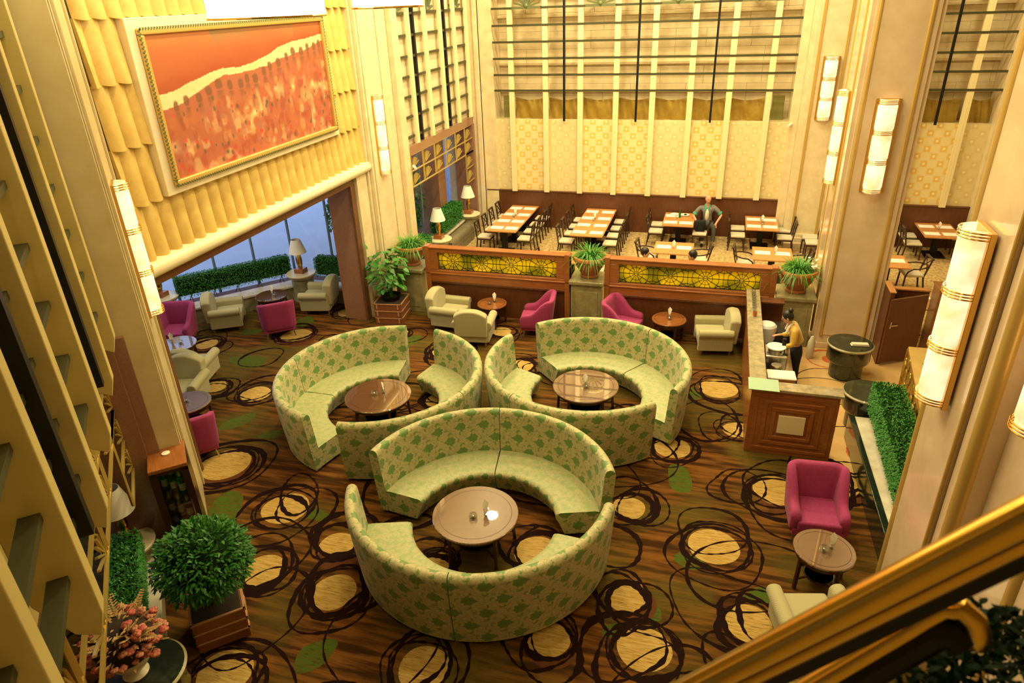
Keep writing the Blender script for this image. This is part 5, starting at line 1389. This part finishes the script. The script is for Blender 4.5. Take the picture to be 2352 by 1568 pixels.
def diner(x, y, lx, label, hairm, shirt):
    root = thing('person', label, 'person', (0,0,0)); V = Vector; s_ = lx
    pel = V((x,y,.52)); ch = V((x+.02*s_,y,.94)); nk = V((x+.03*s_,y,1.09)); hd_ = V((x+.05*s_,y,1.22))
    J = {'pel':(pel,.10),'ch':(ch,.11),'nk':(nk,.05),'hd':(hd_,.055)}; E_ = [('pel','ch'),('ch','nk'),('nk','hd')]; T = {'p':(pel,.13),'c':(ch,(.12,.15)),'n':(nk-V((0,0,.03)),.07)}; TE = [('p','c'),('c','n')]
    for q, o in (('L',.19),('R',-.19)):
        sh = V((x+.02*s_,y+o,1.02)); el = V((x+.12*s_,y+o*1.25,.80)); wr = V((x+.36*s_,y+o*.8,.79)); kn = V((x+.44*s_,y+o*.6,.50)); an = V((x+.44*s_,y+o*.6,.08))
        J.update({q+'s':(sh,.05),q+'e':(el,.038),q+'w':(wr,.026),q+'k':(kn,.055),q+'a':(an,.036)}); E_ += [('ch',q+'s'),(q+'s',q+'e'),(q+'e',q+'w'),('pel',q+'k'),(q+'k',q+'a')]
        hand(J, E_, q, wr, wr-el, 1 if q == 'L' else -1, (0,0,-1)); T.update({q+'s':(sh,.075),q+'e':(el,.055)}); TE += [('c',q+'s'),(q+'s',q+'e')]
    skin('body', J, E_, SKIN, root); skin('shirt', T, TE, shirt, root)
    T = {'p':(pel,.12)}; TE = []
    for q, o in (('L',.19),('R',-.19)): T[q+'k'] = (V((x+.44*s_,y+o*.6,.50)),.075); T[q+'a'] = (V((x+.44*s_,y+o*.6,.12)),.055); TE += [('p',q+'k'),(q+'k',q+'a')]
    skin('trousers', T, TE, TROU, root); head(root, (hd_.x, hd_.y, hd_.z+.04), (s_,-.15,.15), SKIN, hairm, 'short')
    DC((x-.03*s_,y,0), face(s_,0), 'dark cross-back chair under the %s diner behind the right partition' % ('left' if s_ > 0 else 'right'))
diner(-1.62,16.9,1,'dark-haired person in profile whose head shows over the right glass partition, left of the two',HAIR,SHIRT)
diner(-.36,16.9,-1,'dark-haired person seen over the right glass partition, right of the two',HAIR,GREYC)
dtable(-1.30,-.68,16.5,17.3,'wooden dining table between the two diners behind the right partition')

def barmaid():
    root = thing('person', 'woman with a black hair bun in a yellow satin blouse working behind the bar', 'person', (0,0,0)); V = Vector
    x, y = 1.80, 12.95
    pel = V((x,y,.93)); ab = V((x-.02,y,1.08)); ch = V((x-.10,y+.01,1.26)); nk = V((x-.17,y+.01,1.39)); hd_ = V((x-.22,y+.01,1.49))
    sL = V((x-.09,y+.18,1.32)); sR = V((x-.09,y-.17,1.32)); eL = V((x-.12,y+.24,1.07)); eR = V((x-.10,y-.24,1.06)); wL = V((x-.34,y+.16,1.06)); wR = V((x-.34,y-.24,.98))
    J = {'pel':(pel,(.075,.09)),'ab':(ab,(.08,.095)),'ch':(ch,(.085,.115)),'nk':(nk,.042),'hd':(hd_,.05)}
    E_ = [('pel','ab'),('ab','ch'),('ch','nk'),('nk','hd')]
    for q, s_, e, w, o in (('L',sL,eL,wL,.09),('R',sR,eR,wR,-.09)):
        kn = V((x+.02,y+o,.50)); an = V((x+.05,y+o*1.1,.07))
        J.update({q+'s':(s_,.042),q+'e':(e,.034),q+'w':(w,.022),q+'k':(kn,.055),q+'a':(an,.034),q+'t':(an+V((-.14,0,-.04)),.03)})
        E_ += [('ch',q+'s'),(q+'s',q+'e'),(q+'e',q+'w'),('pel',q+'k'),(q+'k',q+'a'),(q+'a',q+'t')]; hand(J, E_, q, w, w-e, 1 if q == 'L' else -1, (0,0,-1), .9)
    skin('body', J, E_, SKIN, root)
    T = {'b':(V((x,y,.985)),(.145,.17)),'a':(ab,(.11,.125)),'c':(ch,(.105,.135)),'n':(nk-V((-.02,0,.05)),.06)}; TE = [('b','a'),('a','c'),('c','n')]
    for q, s_, e, w in (('L',sL,eL,wL),('R',sR,eR,wR)): T.update({q+'s':(s_,.07),q+'e':(e,.058),q+'w':(e.lerp(w,.72),.045)}); TE += [('c',q+'s'),(q+'s',q+'e'),(q+'e',q+'w')]
    skin('blouse', T, TE, YELS, root)
    m = MB(); m.tube([nk+V((-.06,.09,-.16)), nk+V((-.03,.08,-.04)), nk+V((.05,0,.03)), nk+V((-.03,-.08,-.04)), nk+V((-.06,-.09,-.16))], .026, 8); m.build('white_collar', WHC, root, smooth=True)
    T = {'w':(pel+V((-.01,0,.07)),(.125,.15)),'p':(pel+V((.01,0,-.06)),(.15,.175)),'Lt':(V((x+.01,y+.08,.72)),.105),'Lk':(V((x+.02,y+.09,.50)),.085),'La':(V((x+.05,y+.1,.10)),.06),'Rt':(V((x+.01,y-.08,.72)),.105),'Rk':(V((x+.02,y-.09,.50)),.085),'Ra':(V((x+.05,y-.1,.10)),.06)}
    skin('trousers', T, [('w','p'),('p','Lt'),('Lt','Lk'),('Lk','La'),('p','Rt'),('Rt','Rk'),('Rk','Ra')], BLKC, root)
    head(root, (hd_.x-.02, hd_.y, hd_.z+.03), (-1,.08,.45), SKIN, HAIR, 'bun', .098)
    for o in (.1,-.1): m = MB(); m.ball((x,y+o,.04),.05,8,(2.2,.9,.8)); m.build('shoe', BLKC, root, smooth=True)
barmaid()

# ------------------------------------------------------------------ bar
bar = thing('bar_counter', 'L-shaped bar with a speckled marble top and inlaid wooden front', 'bar counter', (0,0,0))
X0, X1, YF, YK = .86, 2.30, 10.50, 14.85
m = MB(); m.box(X0+.03,X1-.04,YF+.03,YF+.22,0,1.25); m.box(X0+.03,X0+.22,YF+.22,YK,0,1.25); m.build('counter_body', WOOD, bar, bevel=.006)
m = MB(); m.box(X0-.01,X0+.27,YF-.02,YK,1.25,1.30); m.box(X0+.27,X1,YF-.02,YF+.26,1.25,1.30); m.build('marble_top', BARM, bar, bevel=.008)
m = MB(); cxm = (X0+X1)/2-.0
for k, (hw, hh) in enumerate(((.62,.56),(.47,.43),(.33,.31))):
    y = YF+.03-.008*(k+1); hw2, hh2 = hw-.07, hh-.07
    for (a,b,c,d) in ((-hw,hw,hh2,hh),(-hw,hw,-hh,-hh2),(-hw,-hw2,-hh2,hh2),(hw2,hw,-hh2,hh2)): m.box(cxm+a,cxm+b,y,YF+.04,.63+c,.63+d)
m.build('stepped_frames', WOODH, bar, bevel=.01)
m = MB(); m.box(cxm-.21,cxm+.21,YF+.0,YF+.04,.46,.80); m.build('stone_inlay', GMARB, bar, bevel=.004); bpy.data.objects['stone_inlay'].data.materials[0] = TRIMG if False else MATS['cream_table_top']
m = MB(); m.box(X0+.22,X0+.82,YF+.75,YK-.62,.82,.86); m.build('worktop', STEEL, bar); m = MB(); m.box(X0+.22,X0+.80,YF+.78,YK-.65,.0,.82); m.build('under_cabinet', WOODD, bar)
def obj_at(mb, name, m_, loc, label, cat, rz=0, group=None, **k):
    o = mb.build(name, m_, **k); o.location = loc; o.rotation_euler = (0,0,rz); return tag(o, label, cat, group)
m = MB(); m.box(-.20,.20,-.24,.24,0,.006); obj_at(m, 'green_menu', TEAL if False else mat('pale_green_card', (.33,.50,.36), .4), (X0+.21,YF+.11,1.301), 'pale green card lying on the front left corner of the bar top', 'card', R(90))
for k in range(9):
    m = MB(); m.lathe([(0,0),(.035,0),(.045,.09),(.041,.09),(.032,.008),(0,.008)], 12)
    obj_at(m, 'stacked_glass', TGLASS if k else mat('orange_dish', (.5,.14,.04), .3), (X0+.13, 14.75-.135*k-(.25 if k == 0 else 0)+(0 if k else -1.1), 1.301) , ('clear glass in the row at the far end of the bar top' if k else 'small orange dish at the near end of the row of glasses on the bar top'), 'glass' if k else 'dish', 0, 'clear glasses lined up on the bar top' if k else None, smooth=True)
mach = thing('coffee_machine', 'steel coffee machine on the low worktop behind the bar', 'coffee machine', (1.36,12.25,.86))
m = MB(); m.box(-.20,.20,-.25,.25,0,.28); m.build('machine_body', STEEL, mach, bevel=.03)
m = MB(); m.lathe([(0,0),(.10,0),(.12,.12),(.09,.2),(0,.2)], 20, (.0,-.42,0)); m.build('steel_jug', STEEL, mach, smooth=True)
m = MB(); m.lathe([(.0,.28),(.14,.28),(.14,.32),(0,.34)], 20); m.build('steel_lid', STEEL, mach, smooth=True)
m = MB(); m.lathe([(0,.34),(.16,.345),(.17,.37),(0,.36)], 24); m.build('white_dish', PORC, mach, smooth=True)
m = MB(); m.box(.10,.17,.05,.13,.28,.50); m.box(.12,.2,-.16,-.10,.15,.3); m.build('black_handles', BLACK, mach, bevel=.01)
m = MB(); m.lathe([(0,0),(.17,0),(.19,.05),(.19,.30),(.15,.34),(0,.35)], 24); obj_at(m, 'grey_tub', GREYP, (1.24,13.3,.86), 'pale grey rounded tub behind the bar top in front of the woman', 'tub', smooth=True)
m = MB(); m.box(-.16,.16,-.14,.14,0,.20); obj_at(m, 'black_blender', BLACK, (1.55,13.35,.86), 'black square container on the worktop by the hands of the woman', 'container', bevel=.02)
m = MB(); m.box(-.24,.24,-.16,.16,0,.04); m2 = obj_at(m, 'white_tray', PORC, (1.42,11.42,.86), 'white rounded tray behind the front corner of the bar', 'tray', .05, bevel=.03)
bpy.data.objects['white_tray'].location.z = 1.06
m = MB(); m.box(-.22,.22,-.14,.14,0,.2); obj_at(m, 'steel_bin', STEEL, (1.42,11.42,.861), 'steel box under the white tray behind the bar', 'box', .05, bevel=.01)
m = MB(); m.lathe([(.07,0),(.10,.0),(.10,.05),(.07,.05)], 16); obj_at(m, 'cooking_pan', BLACK, (1.20,11.9,.861), 'small black pan on the worktop against the bar', 'pan')
cb = thing('service_cabinet', 'dark brown shelf cabinet behind the bar against the pedestal', 'cabinet', (1.40,14.70,0))
m = MB(); m.box(-.24,.24,-.28,-.0,0,.55); m.box(-.24,.24,-.02,.0,.55,1.18); m.box(-.24,-.22,-.28,0,.55,1.18); m.box(-.24,.24,-.28,0,1.16,1.19); m.build('carcass', WOODD, cb); m = MB(); m.box(-.24,.24,-.29,.0,.55,.58); m.build('shelf', TABW, cb); m = MB(); m.box(-.23,.23,-.292,-.28,.05,.52); m.build('door', WOOD, cb)
cl = thing('pale_folded_form', 'pale folded form standing beside the pedestal and middle pillar', 'bag', (2.28,14.35,0))
m = MB(); m.lathe([(.06,0),(.08,.1),(.075,.38),(.04,.48),(.02,.52)], 14); m.build('pale_form_body', SEATF, cl, smooth=True)  # pale rounded form narrowing to the top

# ------------------------------------------------------------------ right side: door, counter, gold cabinet
g_ = thing('low_room_divider', 'brown wooden low divider between pillar and dining room with an ochre top', 'divider', (0,0,0))
m = MB(); m.box(3.58,3.66,14.35,14.95,0,1.62); m.box(3.66,4.45,14.98,15.06,0,1.46); m.build('divider_panels', WOODD, g_, bevel=.008)
m = MB(); m.box(3.56,3.68,14.33,14.97,1.62,1.65); m.box(3.68,4.45,14.95,15.10,1.46,1.50); m.build('top_rail', TABW, g_, bevel=.008)
dr = thing('brown_gate_door', 'dark brown half-height door standing open with a steel lever handle', 'door', (4.36,14.72,0), math.atan2(-.42,-.74))
m = MB(); m.box(0,.86,-.025,.025,.06,1.50); leaf_ = m.build('door_leaf', WOODD, dr, bevel=.006); m = MB(); m.bar((.78,.04,.92),(.64,.05,.92),.022); m.bar((.78,.02,.85),(.78,.03,1.0),.03,.01); m.build('lever_handle', STEEL, leaf_)
c2_ = thing('tall_brown_cabinet', 'reddish brown wooden cabinet right of the open door at the dining entrance', 'cabinet', (5.05,14.95,0))
m = MB(); m.box(-.5,.6,-.25,.25,0,1.58); m.build('carcass', WOOD, c2_, bevel=.01); m = MB(); m.box(-.52,.62,-.27,.27,1.58,1.62); m.build('top', WOODH, c2_, bevel=.008)
gc = thing('gold_carved_cabinet', 'gold reception cabinet with carved scrollwork side and ochre top', 'cabinet', (0,0,0))
P_ = [(3.82,13.2),(3.46,10.2),(4.6,10.2),(4.6,13.2)]
m = MB(); m.prism(P_[::-1] if False else [P_[1],P_[2],P_[3],P_[0]], 0, .96); m.build('cabinet_body', WOOD, gc)
m = MB(); q = [(3.80,13.23),(3.43,10.17),(4.62,10.17),(4.62,13.23)]; m.prism([q[1],q[2],q[3],q[0]], .96, 1.0); m.build('top', GOLDT, gc, bevel=.008)
A = Vector((3.46,10.2,0)); B_ = Vector((3.82,13.2,0)); dd = (B_-A); LL = dd.length; dd.normalize(); nn = Vector((-dd.y,dd.x,0))
m = MB()
for (u0,u1,z0,z1) in ((0,LL,.90,.96),(0,LL,.30,.35)): m.bar(A+dd*u0+nn*.01+Vector((0,0,(z0+z1)/2)), A+dd*u1+nn*.01+Vector((0,0,(z0+z1)/2)), .04, z1-z0)
m.bar(A+nn*.01+Vector((0,0,.30)), A+nn*.01+Vector((0,0,.96)), .05); m.bar(B_+nn*.01+Vector((0,0,0)), B_+nn*.01+Vector((0,0,.96)), .05); m.build('gold_border', BRASSD, gc)
m = MB(); a_, b_ = A+nn*.006, B_+nn*.006; m.add([(a_.x,a_.y,.34),(b_.x,b_.y,.34),(b_.x,b_.y,.92),(a_.x,a_.y,.92)], [(0,1,2,3)])
random.seed(5)
for k in range(9):
    u = .25+k*(LL-.4)/8; 
    for j in range(4):
        c_ = A+dd*(u+random.uniform(-.08,.08))+nn*.02+Vector((0,0,random.uniform(.42,.86))); rr_ = random.uniform(.035,.07); m.ball(tuple(c_), rr_, 6, (.55,1.0,random.choice((1.0,1.9))))
    c0 = A+dd*u+nn*.03+Vector((0,0,.62)); m.tube([c0+dd*(.12*math.cos(t*.7))*(1-t/12)+Vector((0,0,.16*math.sin(t*.7)*(1-t/12))) for t in range(11)], .016, 6)
m.build('carved_scrollwork', GOLDC, gc, smooth=True)
m = MB(); m.box(-.16,.16,-.22,.22,0,.008); obj_at(m, 'purple_desk_mat', PURP, (4.08,12.35,1.0), 'purple mat lying on the gold cabinet top', 'mat', .1)

# ------------------------------------------------------------------ wine cabinet, flowers at lower left
wc = thing('wine_cabinet', 'narrow dark cabinet with a brown top and bottles inside, by the near left pilaster', 'cabinet', (-6.86,6.03,0), math.atan2(DD.y,DD.x))
m = MB(); m.box(-.36,.36,-.24,.24,1.74,1.80); m.build('cabinet_top', WOODH, wc, bevel=.008)
m = MB()
for z in (0,.35,1.70): m.box(-.36,.36,-.24,.24,z,z+.05)
m.box(-.36,.36,-.24,-.20,0,1.74); m.box(-.36,.36,.20,.24,0,1.74); m.box(-.36,-.32,-.20,.20,0,1.74)
m.box(.31,.36,-.20,-.15,0,1.74); m.box(.31,.36,.15,.20,0,1.74)
m.build('carcass', LTABD, wc)
m = MB(); m.box(-.34,.34,-.22,.22,.84,.86); m.box(-.34,.34,-.22,.22,1.26,1.28); m.build('glass_shelves', TGLASS, wc)
m = MB(); m.box(.335,.34,-.15,.15,.4,1.7); gd_ = m.build('glass_door', TGLASS, wc)
m = MB(); m.bar((.385,.17,.9),(.385,.17,1.25),.02); m.build('steel_handle', STEEL, gd_)
m = MB(); m.lathe([(0,0),(.05,0),(.055,.012),(0,.014)], 18); o = obj_at(m, 'white_disc', PORC, (-6.86,6.03,1.801), 'small white coaster on top of the wine cabinet', 'coaster', smooth=True)
def mk_bottle():
    root = thing('wine_bottle', '', 'bottle', group='bottles inside the glass-fronted wine cabinet')
    m = MB(); m.lathe([(0,0),(.042,0),(.045,.02),(.045,.20),(.018,.27),(.017,.34),(0,.34)], 14); m.build('bottle_glass', LEAFD, root, smooth=True)
    m = MB(); m.lathe([(.0458,.05),(.0458,.16)], 14); m.build('paper_label', WHITE, root, smooth=True)
    m = MB(); m.lathe([(.019,.27),(.019,.342),(0,.343)], 12); m.build('foil_cap', WHITE, root, smooth=True); return root
BT = Proto(mk_bottle); wm = Matrix.Translation((-6.86,6.03,0)) @ Matrix.Rotation(math.atan2(DD.y,DD.x),4,'Z')
for zi, (z, zn) in enumerate(((.40,'lowest'),(.861,'middle'),(1.281,'top'))):
    for k, kn in enumerate(('near end','centre','far end')):
        p = wm @ Vector((.24-.11*k,.10-.11*k,z)); BT(tuple(p), k, 'dark bottle with a white label on the %s shelf of the wine cabinet, %s' % (zn, kn))
fv = thing('flower_vase', 'cream fluted vase of dried roses and ferns on the drum table, bottom left', 'vase', (-5.56,3.68,.762))
fv.scale = (1.22,1.22,1.15)
m = MB(); m.lathe([(0,0),(.10,0),(.11,.02),(.06,.05),(.13,.14),(.19,.24),(.21,.30),(.20,.30),(.12,.16),(0,.12)], 30); m.build('vase', VASE, fv, smooth=True)
random.seed(9)
for j, mt_ in enumerate((ROSE, ROSE2)):
    for i in range(48):
        m = MB(); a = random.uniform(0,6.28); t = math.asin(random.uniform(-.3,1)); rr_ = .33*random.uniform(.80,1.05); c_ = (rr_*math.cos(a)*math.cos(t), rr_*math.sin(a)*math.cos(t), .42+rr_*math.sin(t)*.85); s_ = random.uniform(.025,.046)
        m.ball(c_, s_*.7, 6)
        for k in range(6): b_ = 1.05*k; m.ball((c_[0]+s_*.5*math.cos(b_), c_[1]+s_*.5*math.sin(b_), c_[2]+random.uniform(-.2,.3)*s_), s_*.6, 5, (1,1,.8))
        m.build('rose', mt_, fv, smooth=True)
m = MB()
for i in range(240):
    a = random.uniform(0,6.28); t = random.uniform(-.2,1.4); rr_ = random.uniform(.15,.33); p = (rr_*math.cos(a)*math.cos(t), rr_*math.sin(a)*math.cos(t), .40+rr_*math.sin(t)*.85)
    m.leaf(p, (math.cos(a),math.sin(a),random.uniform(.1,1)), random.uniform(.05,.10), .018)
for i in range(14):
    a = random.uniform(0,6.28); d = Vector((math.cos(a)*.7, math.sin(a)*.7, random.uniform(.3,1))).normalized(); b_ = Vector((0,0,.45))+d*.22; sd = d.cross(Vector((0,0,1))).normalized()
    for k in range(9):
        for s_ in (-1,1): m.leaf(b_+d*.025*k, d+sd*s_*1.2, .07*(1-k/11), .016, .1)
m.build('fern_sprays', FERN, fv)
m = MB(); m.ball((0,0,.42),.25,10,(1,1,.9)); m.build('filler_foliage', SOIL, fv, smooth=True)

# ------------------------------------------------------------------ chandelier
def chand(name, x0, x1, y0, y1, zb, label):
    root = thing(name, label, 'chandelier', ((x0+x1)/2,(y0+y1)/2,zb), 0, 'tiered crystal chandeliers')
    w, d = (x1-x0)/2, (y1-y0)/2
    for t, (k, z) in enumerate(((1.0,0),(1.25,.34))):
        m = MB(); m.lathe([(w*k,z+.0),(w*k,z+.30)], 12, mtx=Matrix.Diagonal((1,d/w,1,1))); m.build('glass_tier', CHAN, root)
        m = MB(); m.lathe([(w*k+.01,z-.012),(w*k+.02,z),(w*k+.01,z+.012),(w*k-.02,z)], 24, mtx=Matrix.Diagonal((1,d/w,1,1))); m.build('tier_ring', BRASS, root)
    m = MB(); m.tube([(0,0,.3),(0,0,CE-zb)], .03, 8); m.build('stem', BRASS, root)
    return root
chand('chandelier', -6.12, -4.68, 7.4, 8.6, 7.085, 'glowing crystal chandelier cut off by the top edge above the painting')
chand('chandelier', -4.62, -3.72, 8.4, 9.2, 7.14, 'smaller glowing chandelier cut off by the top edge left of the lattice wall')

for (p_, d_c, l_) in (((-7.80,16.98,3.27),(.12,-.10,-.05),'small white security camera on the pilaster edge beside the far left grille'),((1.95,22.30,3.60),(-.10,-.14,-.06),'small white security camera at the top right corner of the wallpaper wall')):
    cm = thing('security_camera', l_, 'camera', p_); m = MB(); m.tube([(0,0,0),d_c], .035, 10); m.build('camera_body', PORC, cm, smooth=True); m = MB(); m.bar((0,0,0),(-.06,.06,-.08),.02); m.build('bracket', PORC, cm)

# ------------------------------------------------------------------ handrails and dark shrub beside the camera
def rail(pts, r, name, label, m_=RAILM):
    root = thing(name, label, 'handrail'); m = MB(); m.tube(pts, r, 28); m.build('rail_tube', m_, root, smooth=True); return root, pts
CP = Vector((0,0,7.2))
def K(d, t): return CP + Vector(d).normalized()*t
A = K((-.004,.592,-.806),1.42); B_ = K((.399,.750,-.528),1.08); d_ = B_-A
pa, pb = A-d_*.45, B_+d_*.6
root, _ = rail([pa, A, B_, pb], .0245, 'brass_handrail', 'long polished brass handrail sweeping up across the lower right corner, uppermost')
o_ = Vector((0,0,-.045))
m = MB(); m.tube([pa+o_, A+o_, B_+o_, pb+o_], .0165, 20); m.build('lower_tube', RAILM, root, smooth=True)
o_ = Vector((.0,.0,-.068))
m = MB(); m.bar(pa+o_, pb+o_, .026, .030); m.build('black_underside', BLACK, root)  # black strip running below the two tubes
pts = [K(*q) for q in (((-.10,.48,-.87),1.75),((.137,.612,-.779),1.50),((.285,.684,-.670),1.36),((.303,.691,-.655),1.345),((.320,.688,-.651),1.34),((.331,.680,-.657),1.345),((.334,.670,-.666),1.36),((.333,.664,-.673),1.38))]
root, _ = rail(pts, .0185, 'brass_handrail', 'shorter brass handrail below the long one, with a bent-over end at lower right')
o_ = Vector((.0,.0,-.050)); m = MB(); m.tube([p+o_ for p in pts[:6]], .030, 10); m.build('black_underside', BLACK, root, smooth=True)  # black tube running below the shorter rail
random.seed(77); c_ = K((.352,.622,-.702),1.55)
root = thing('potted_fir_shrub', 'out-of-focus dark leafy shrub in the bottom right corner beside the handrails', 'shrub', tuple(c_))
m = MB()
for i in range(1700):
    a = random.uniform(0,6.28); t = math.asin(random.uniform(-1,1)); rr_ = random.uniform(.3,1)**.5
    p = Vector((.20*rr_*math.cos(a)*math.cos(t)+.04, .16*rr_*math.sin(a)*math.cos(t), .14*rr_*math.sin(t)))
    m.leaf(p, (random.uniform(-1,1),random.uniform(-1,1),random.uniform(-.4,1)), random.uniform(.02,.045), .012)
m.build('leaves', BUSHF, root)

# ------------------------------------------------------------------ lights
def area(loc, rot, sx, sy, e, c=(1,.80,.50), name='fill_light', spread=None):
    l = bpy.data.lights.new(name, 'AREA'); l.shape = 'RECTANGLE'; l.size = sx; l.size_y = sy; l.energy = e; l.color = c
    if spread: l.spread = spread
    o = bpy.data.objects.new(name, l); col.objects.link(o); o.location = loc; o.rotation_euler = rot; return o
WC = (1,.835,.43)
def disk(x, y, e, z=CE-.06, r=.42, c=WC):
    l = bpy.data.lights.new('downlight', 'AREA'); l.shape = 'DISK'; l.size = r; l.energy = e; l.color = c
    o = bpy.data.objects.new('downlight', l); col.objects.link(o); o.location = (x,y,z)
for x in (-6.3,-3.6,-.9):
    for y, e in ((2.6,20),(5.6,52),(8.6,100),(11.6,130),(14.2,135)): disk(x, y, e)
for x in (-6.2,-3.8,-1.4,1.0):
    for y in (17.0,20.6): disk(x, y, 165)
for x, y, e in ((5.4,17.0,90),(6.3,20.6,110),(1.4,9.0,60),(1.3,13.0,90)): disk(x, y, e)
area((-11.2,12.6,3.5),(0,0,0),2.5,2.5,70,(1,.85,.62))  # unseen fill lamp added to brighten the alcove
area((-8.9,20,3.4),(0,0,0),.5,2.5,14,(1,.85,.62))  # weak unseen fill lamp over the far-left window niche
# daylight outside
w = bpy.data.worlds.new('sky'); scn.world = w; w.use_nodes = True
bg = w.node_tree.nodes['Background']; bg.inputs[0].default_value = (.55,.68,1,1); bg.inputs[1].default_value = 1.5

# ------------------------------------------------------------------ camera
f = 1579.1; pitch = .46413; roll = .038872; yaw = -.299283
fw = Vector((math.sin(yaw)*math.cos(pitch), math.cos(yaw)*math.cos(pitch), -math.sin(pitch)))
r0 = Vector((math.cos(yaw), -math.sin(yaw), 0)); d0 = fw.cross(r0)
c, s_ = math.cos(roll), math.sin(roll); r = c*r0+s_*d0; d = -s_*r0+c*d0
cam = bpy.data.cameras.new('camera'); co = bpy.data.objects.new('camera', cam); col.objects.link(co)
cam.sensor_width = 36; cam.lens = f/2352*36; cam.clip_start = .05
co.matrix_world = Matrix(((r.x,-d.x,-fw.x,0),(r.y,-d.y,-fw.y,0),(r.z,-d.z,-fw.z,7.2),(0,0,0,1)))
scn.camera = co
cam.dof.use_dof = True; cam.dof.focus_distance = 11; cam.dof.aperture_fstop = 4.5
vs_ = scn.view_settings; vs_.view_transform = 'Standard'; vs_.look = 'None'; vs_.gamma = 1; vs_.use_curve_mapping = False; vs_.exposure = 0
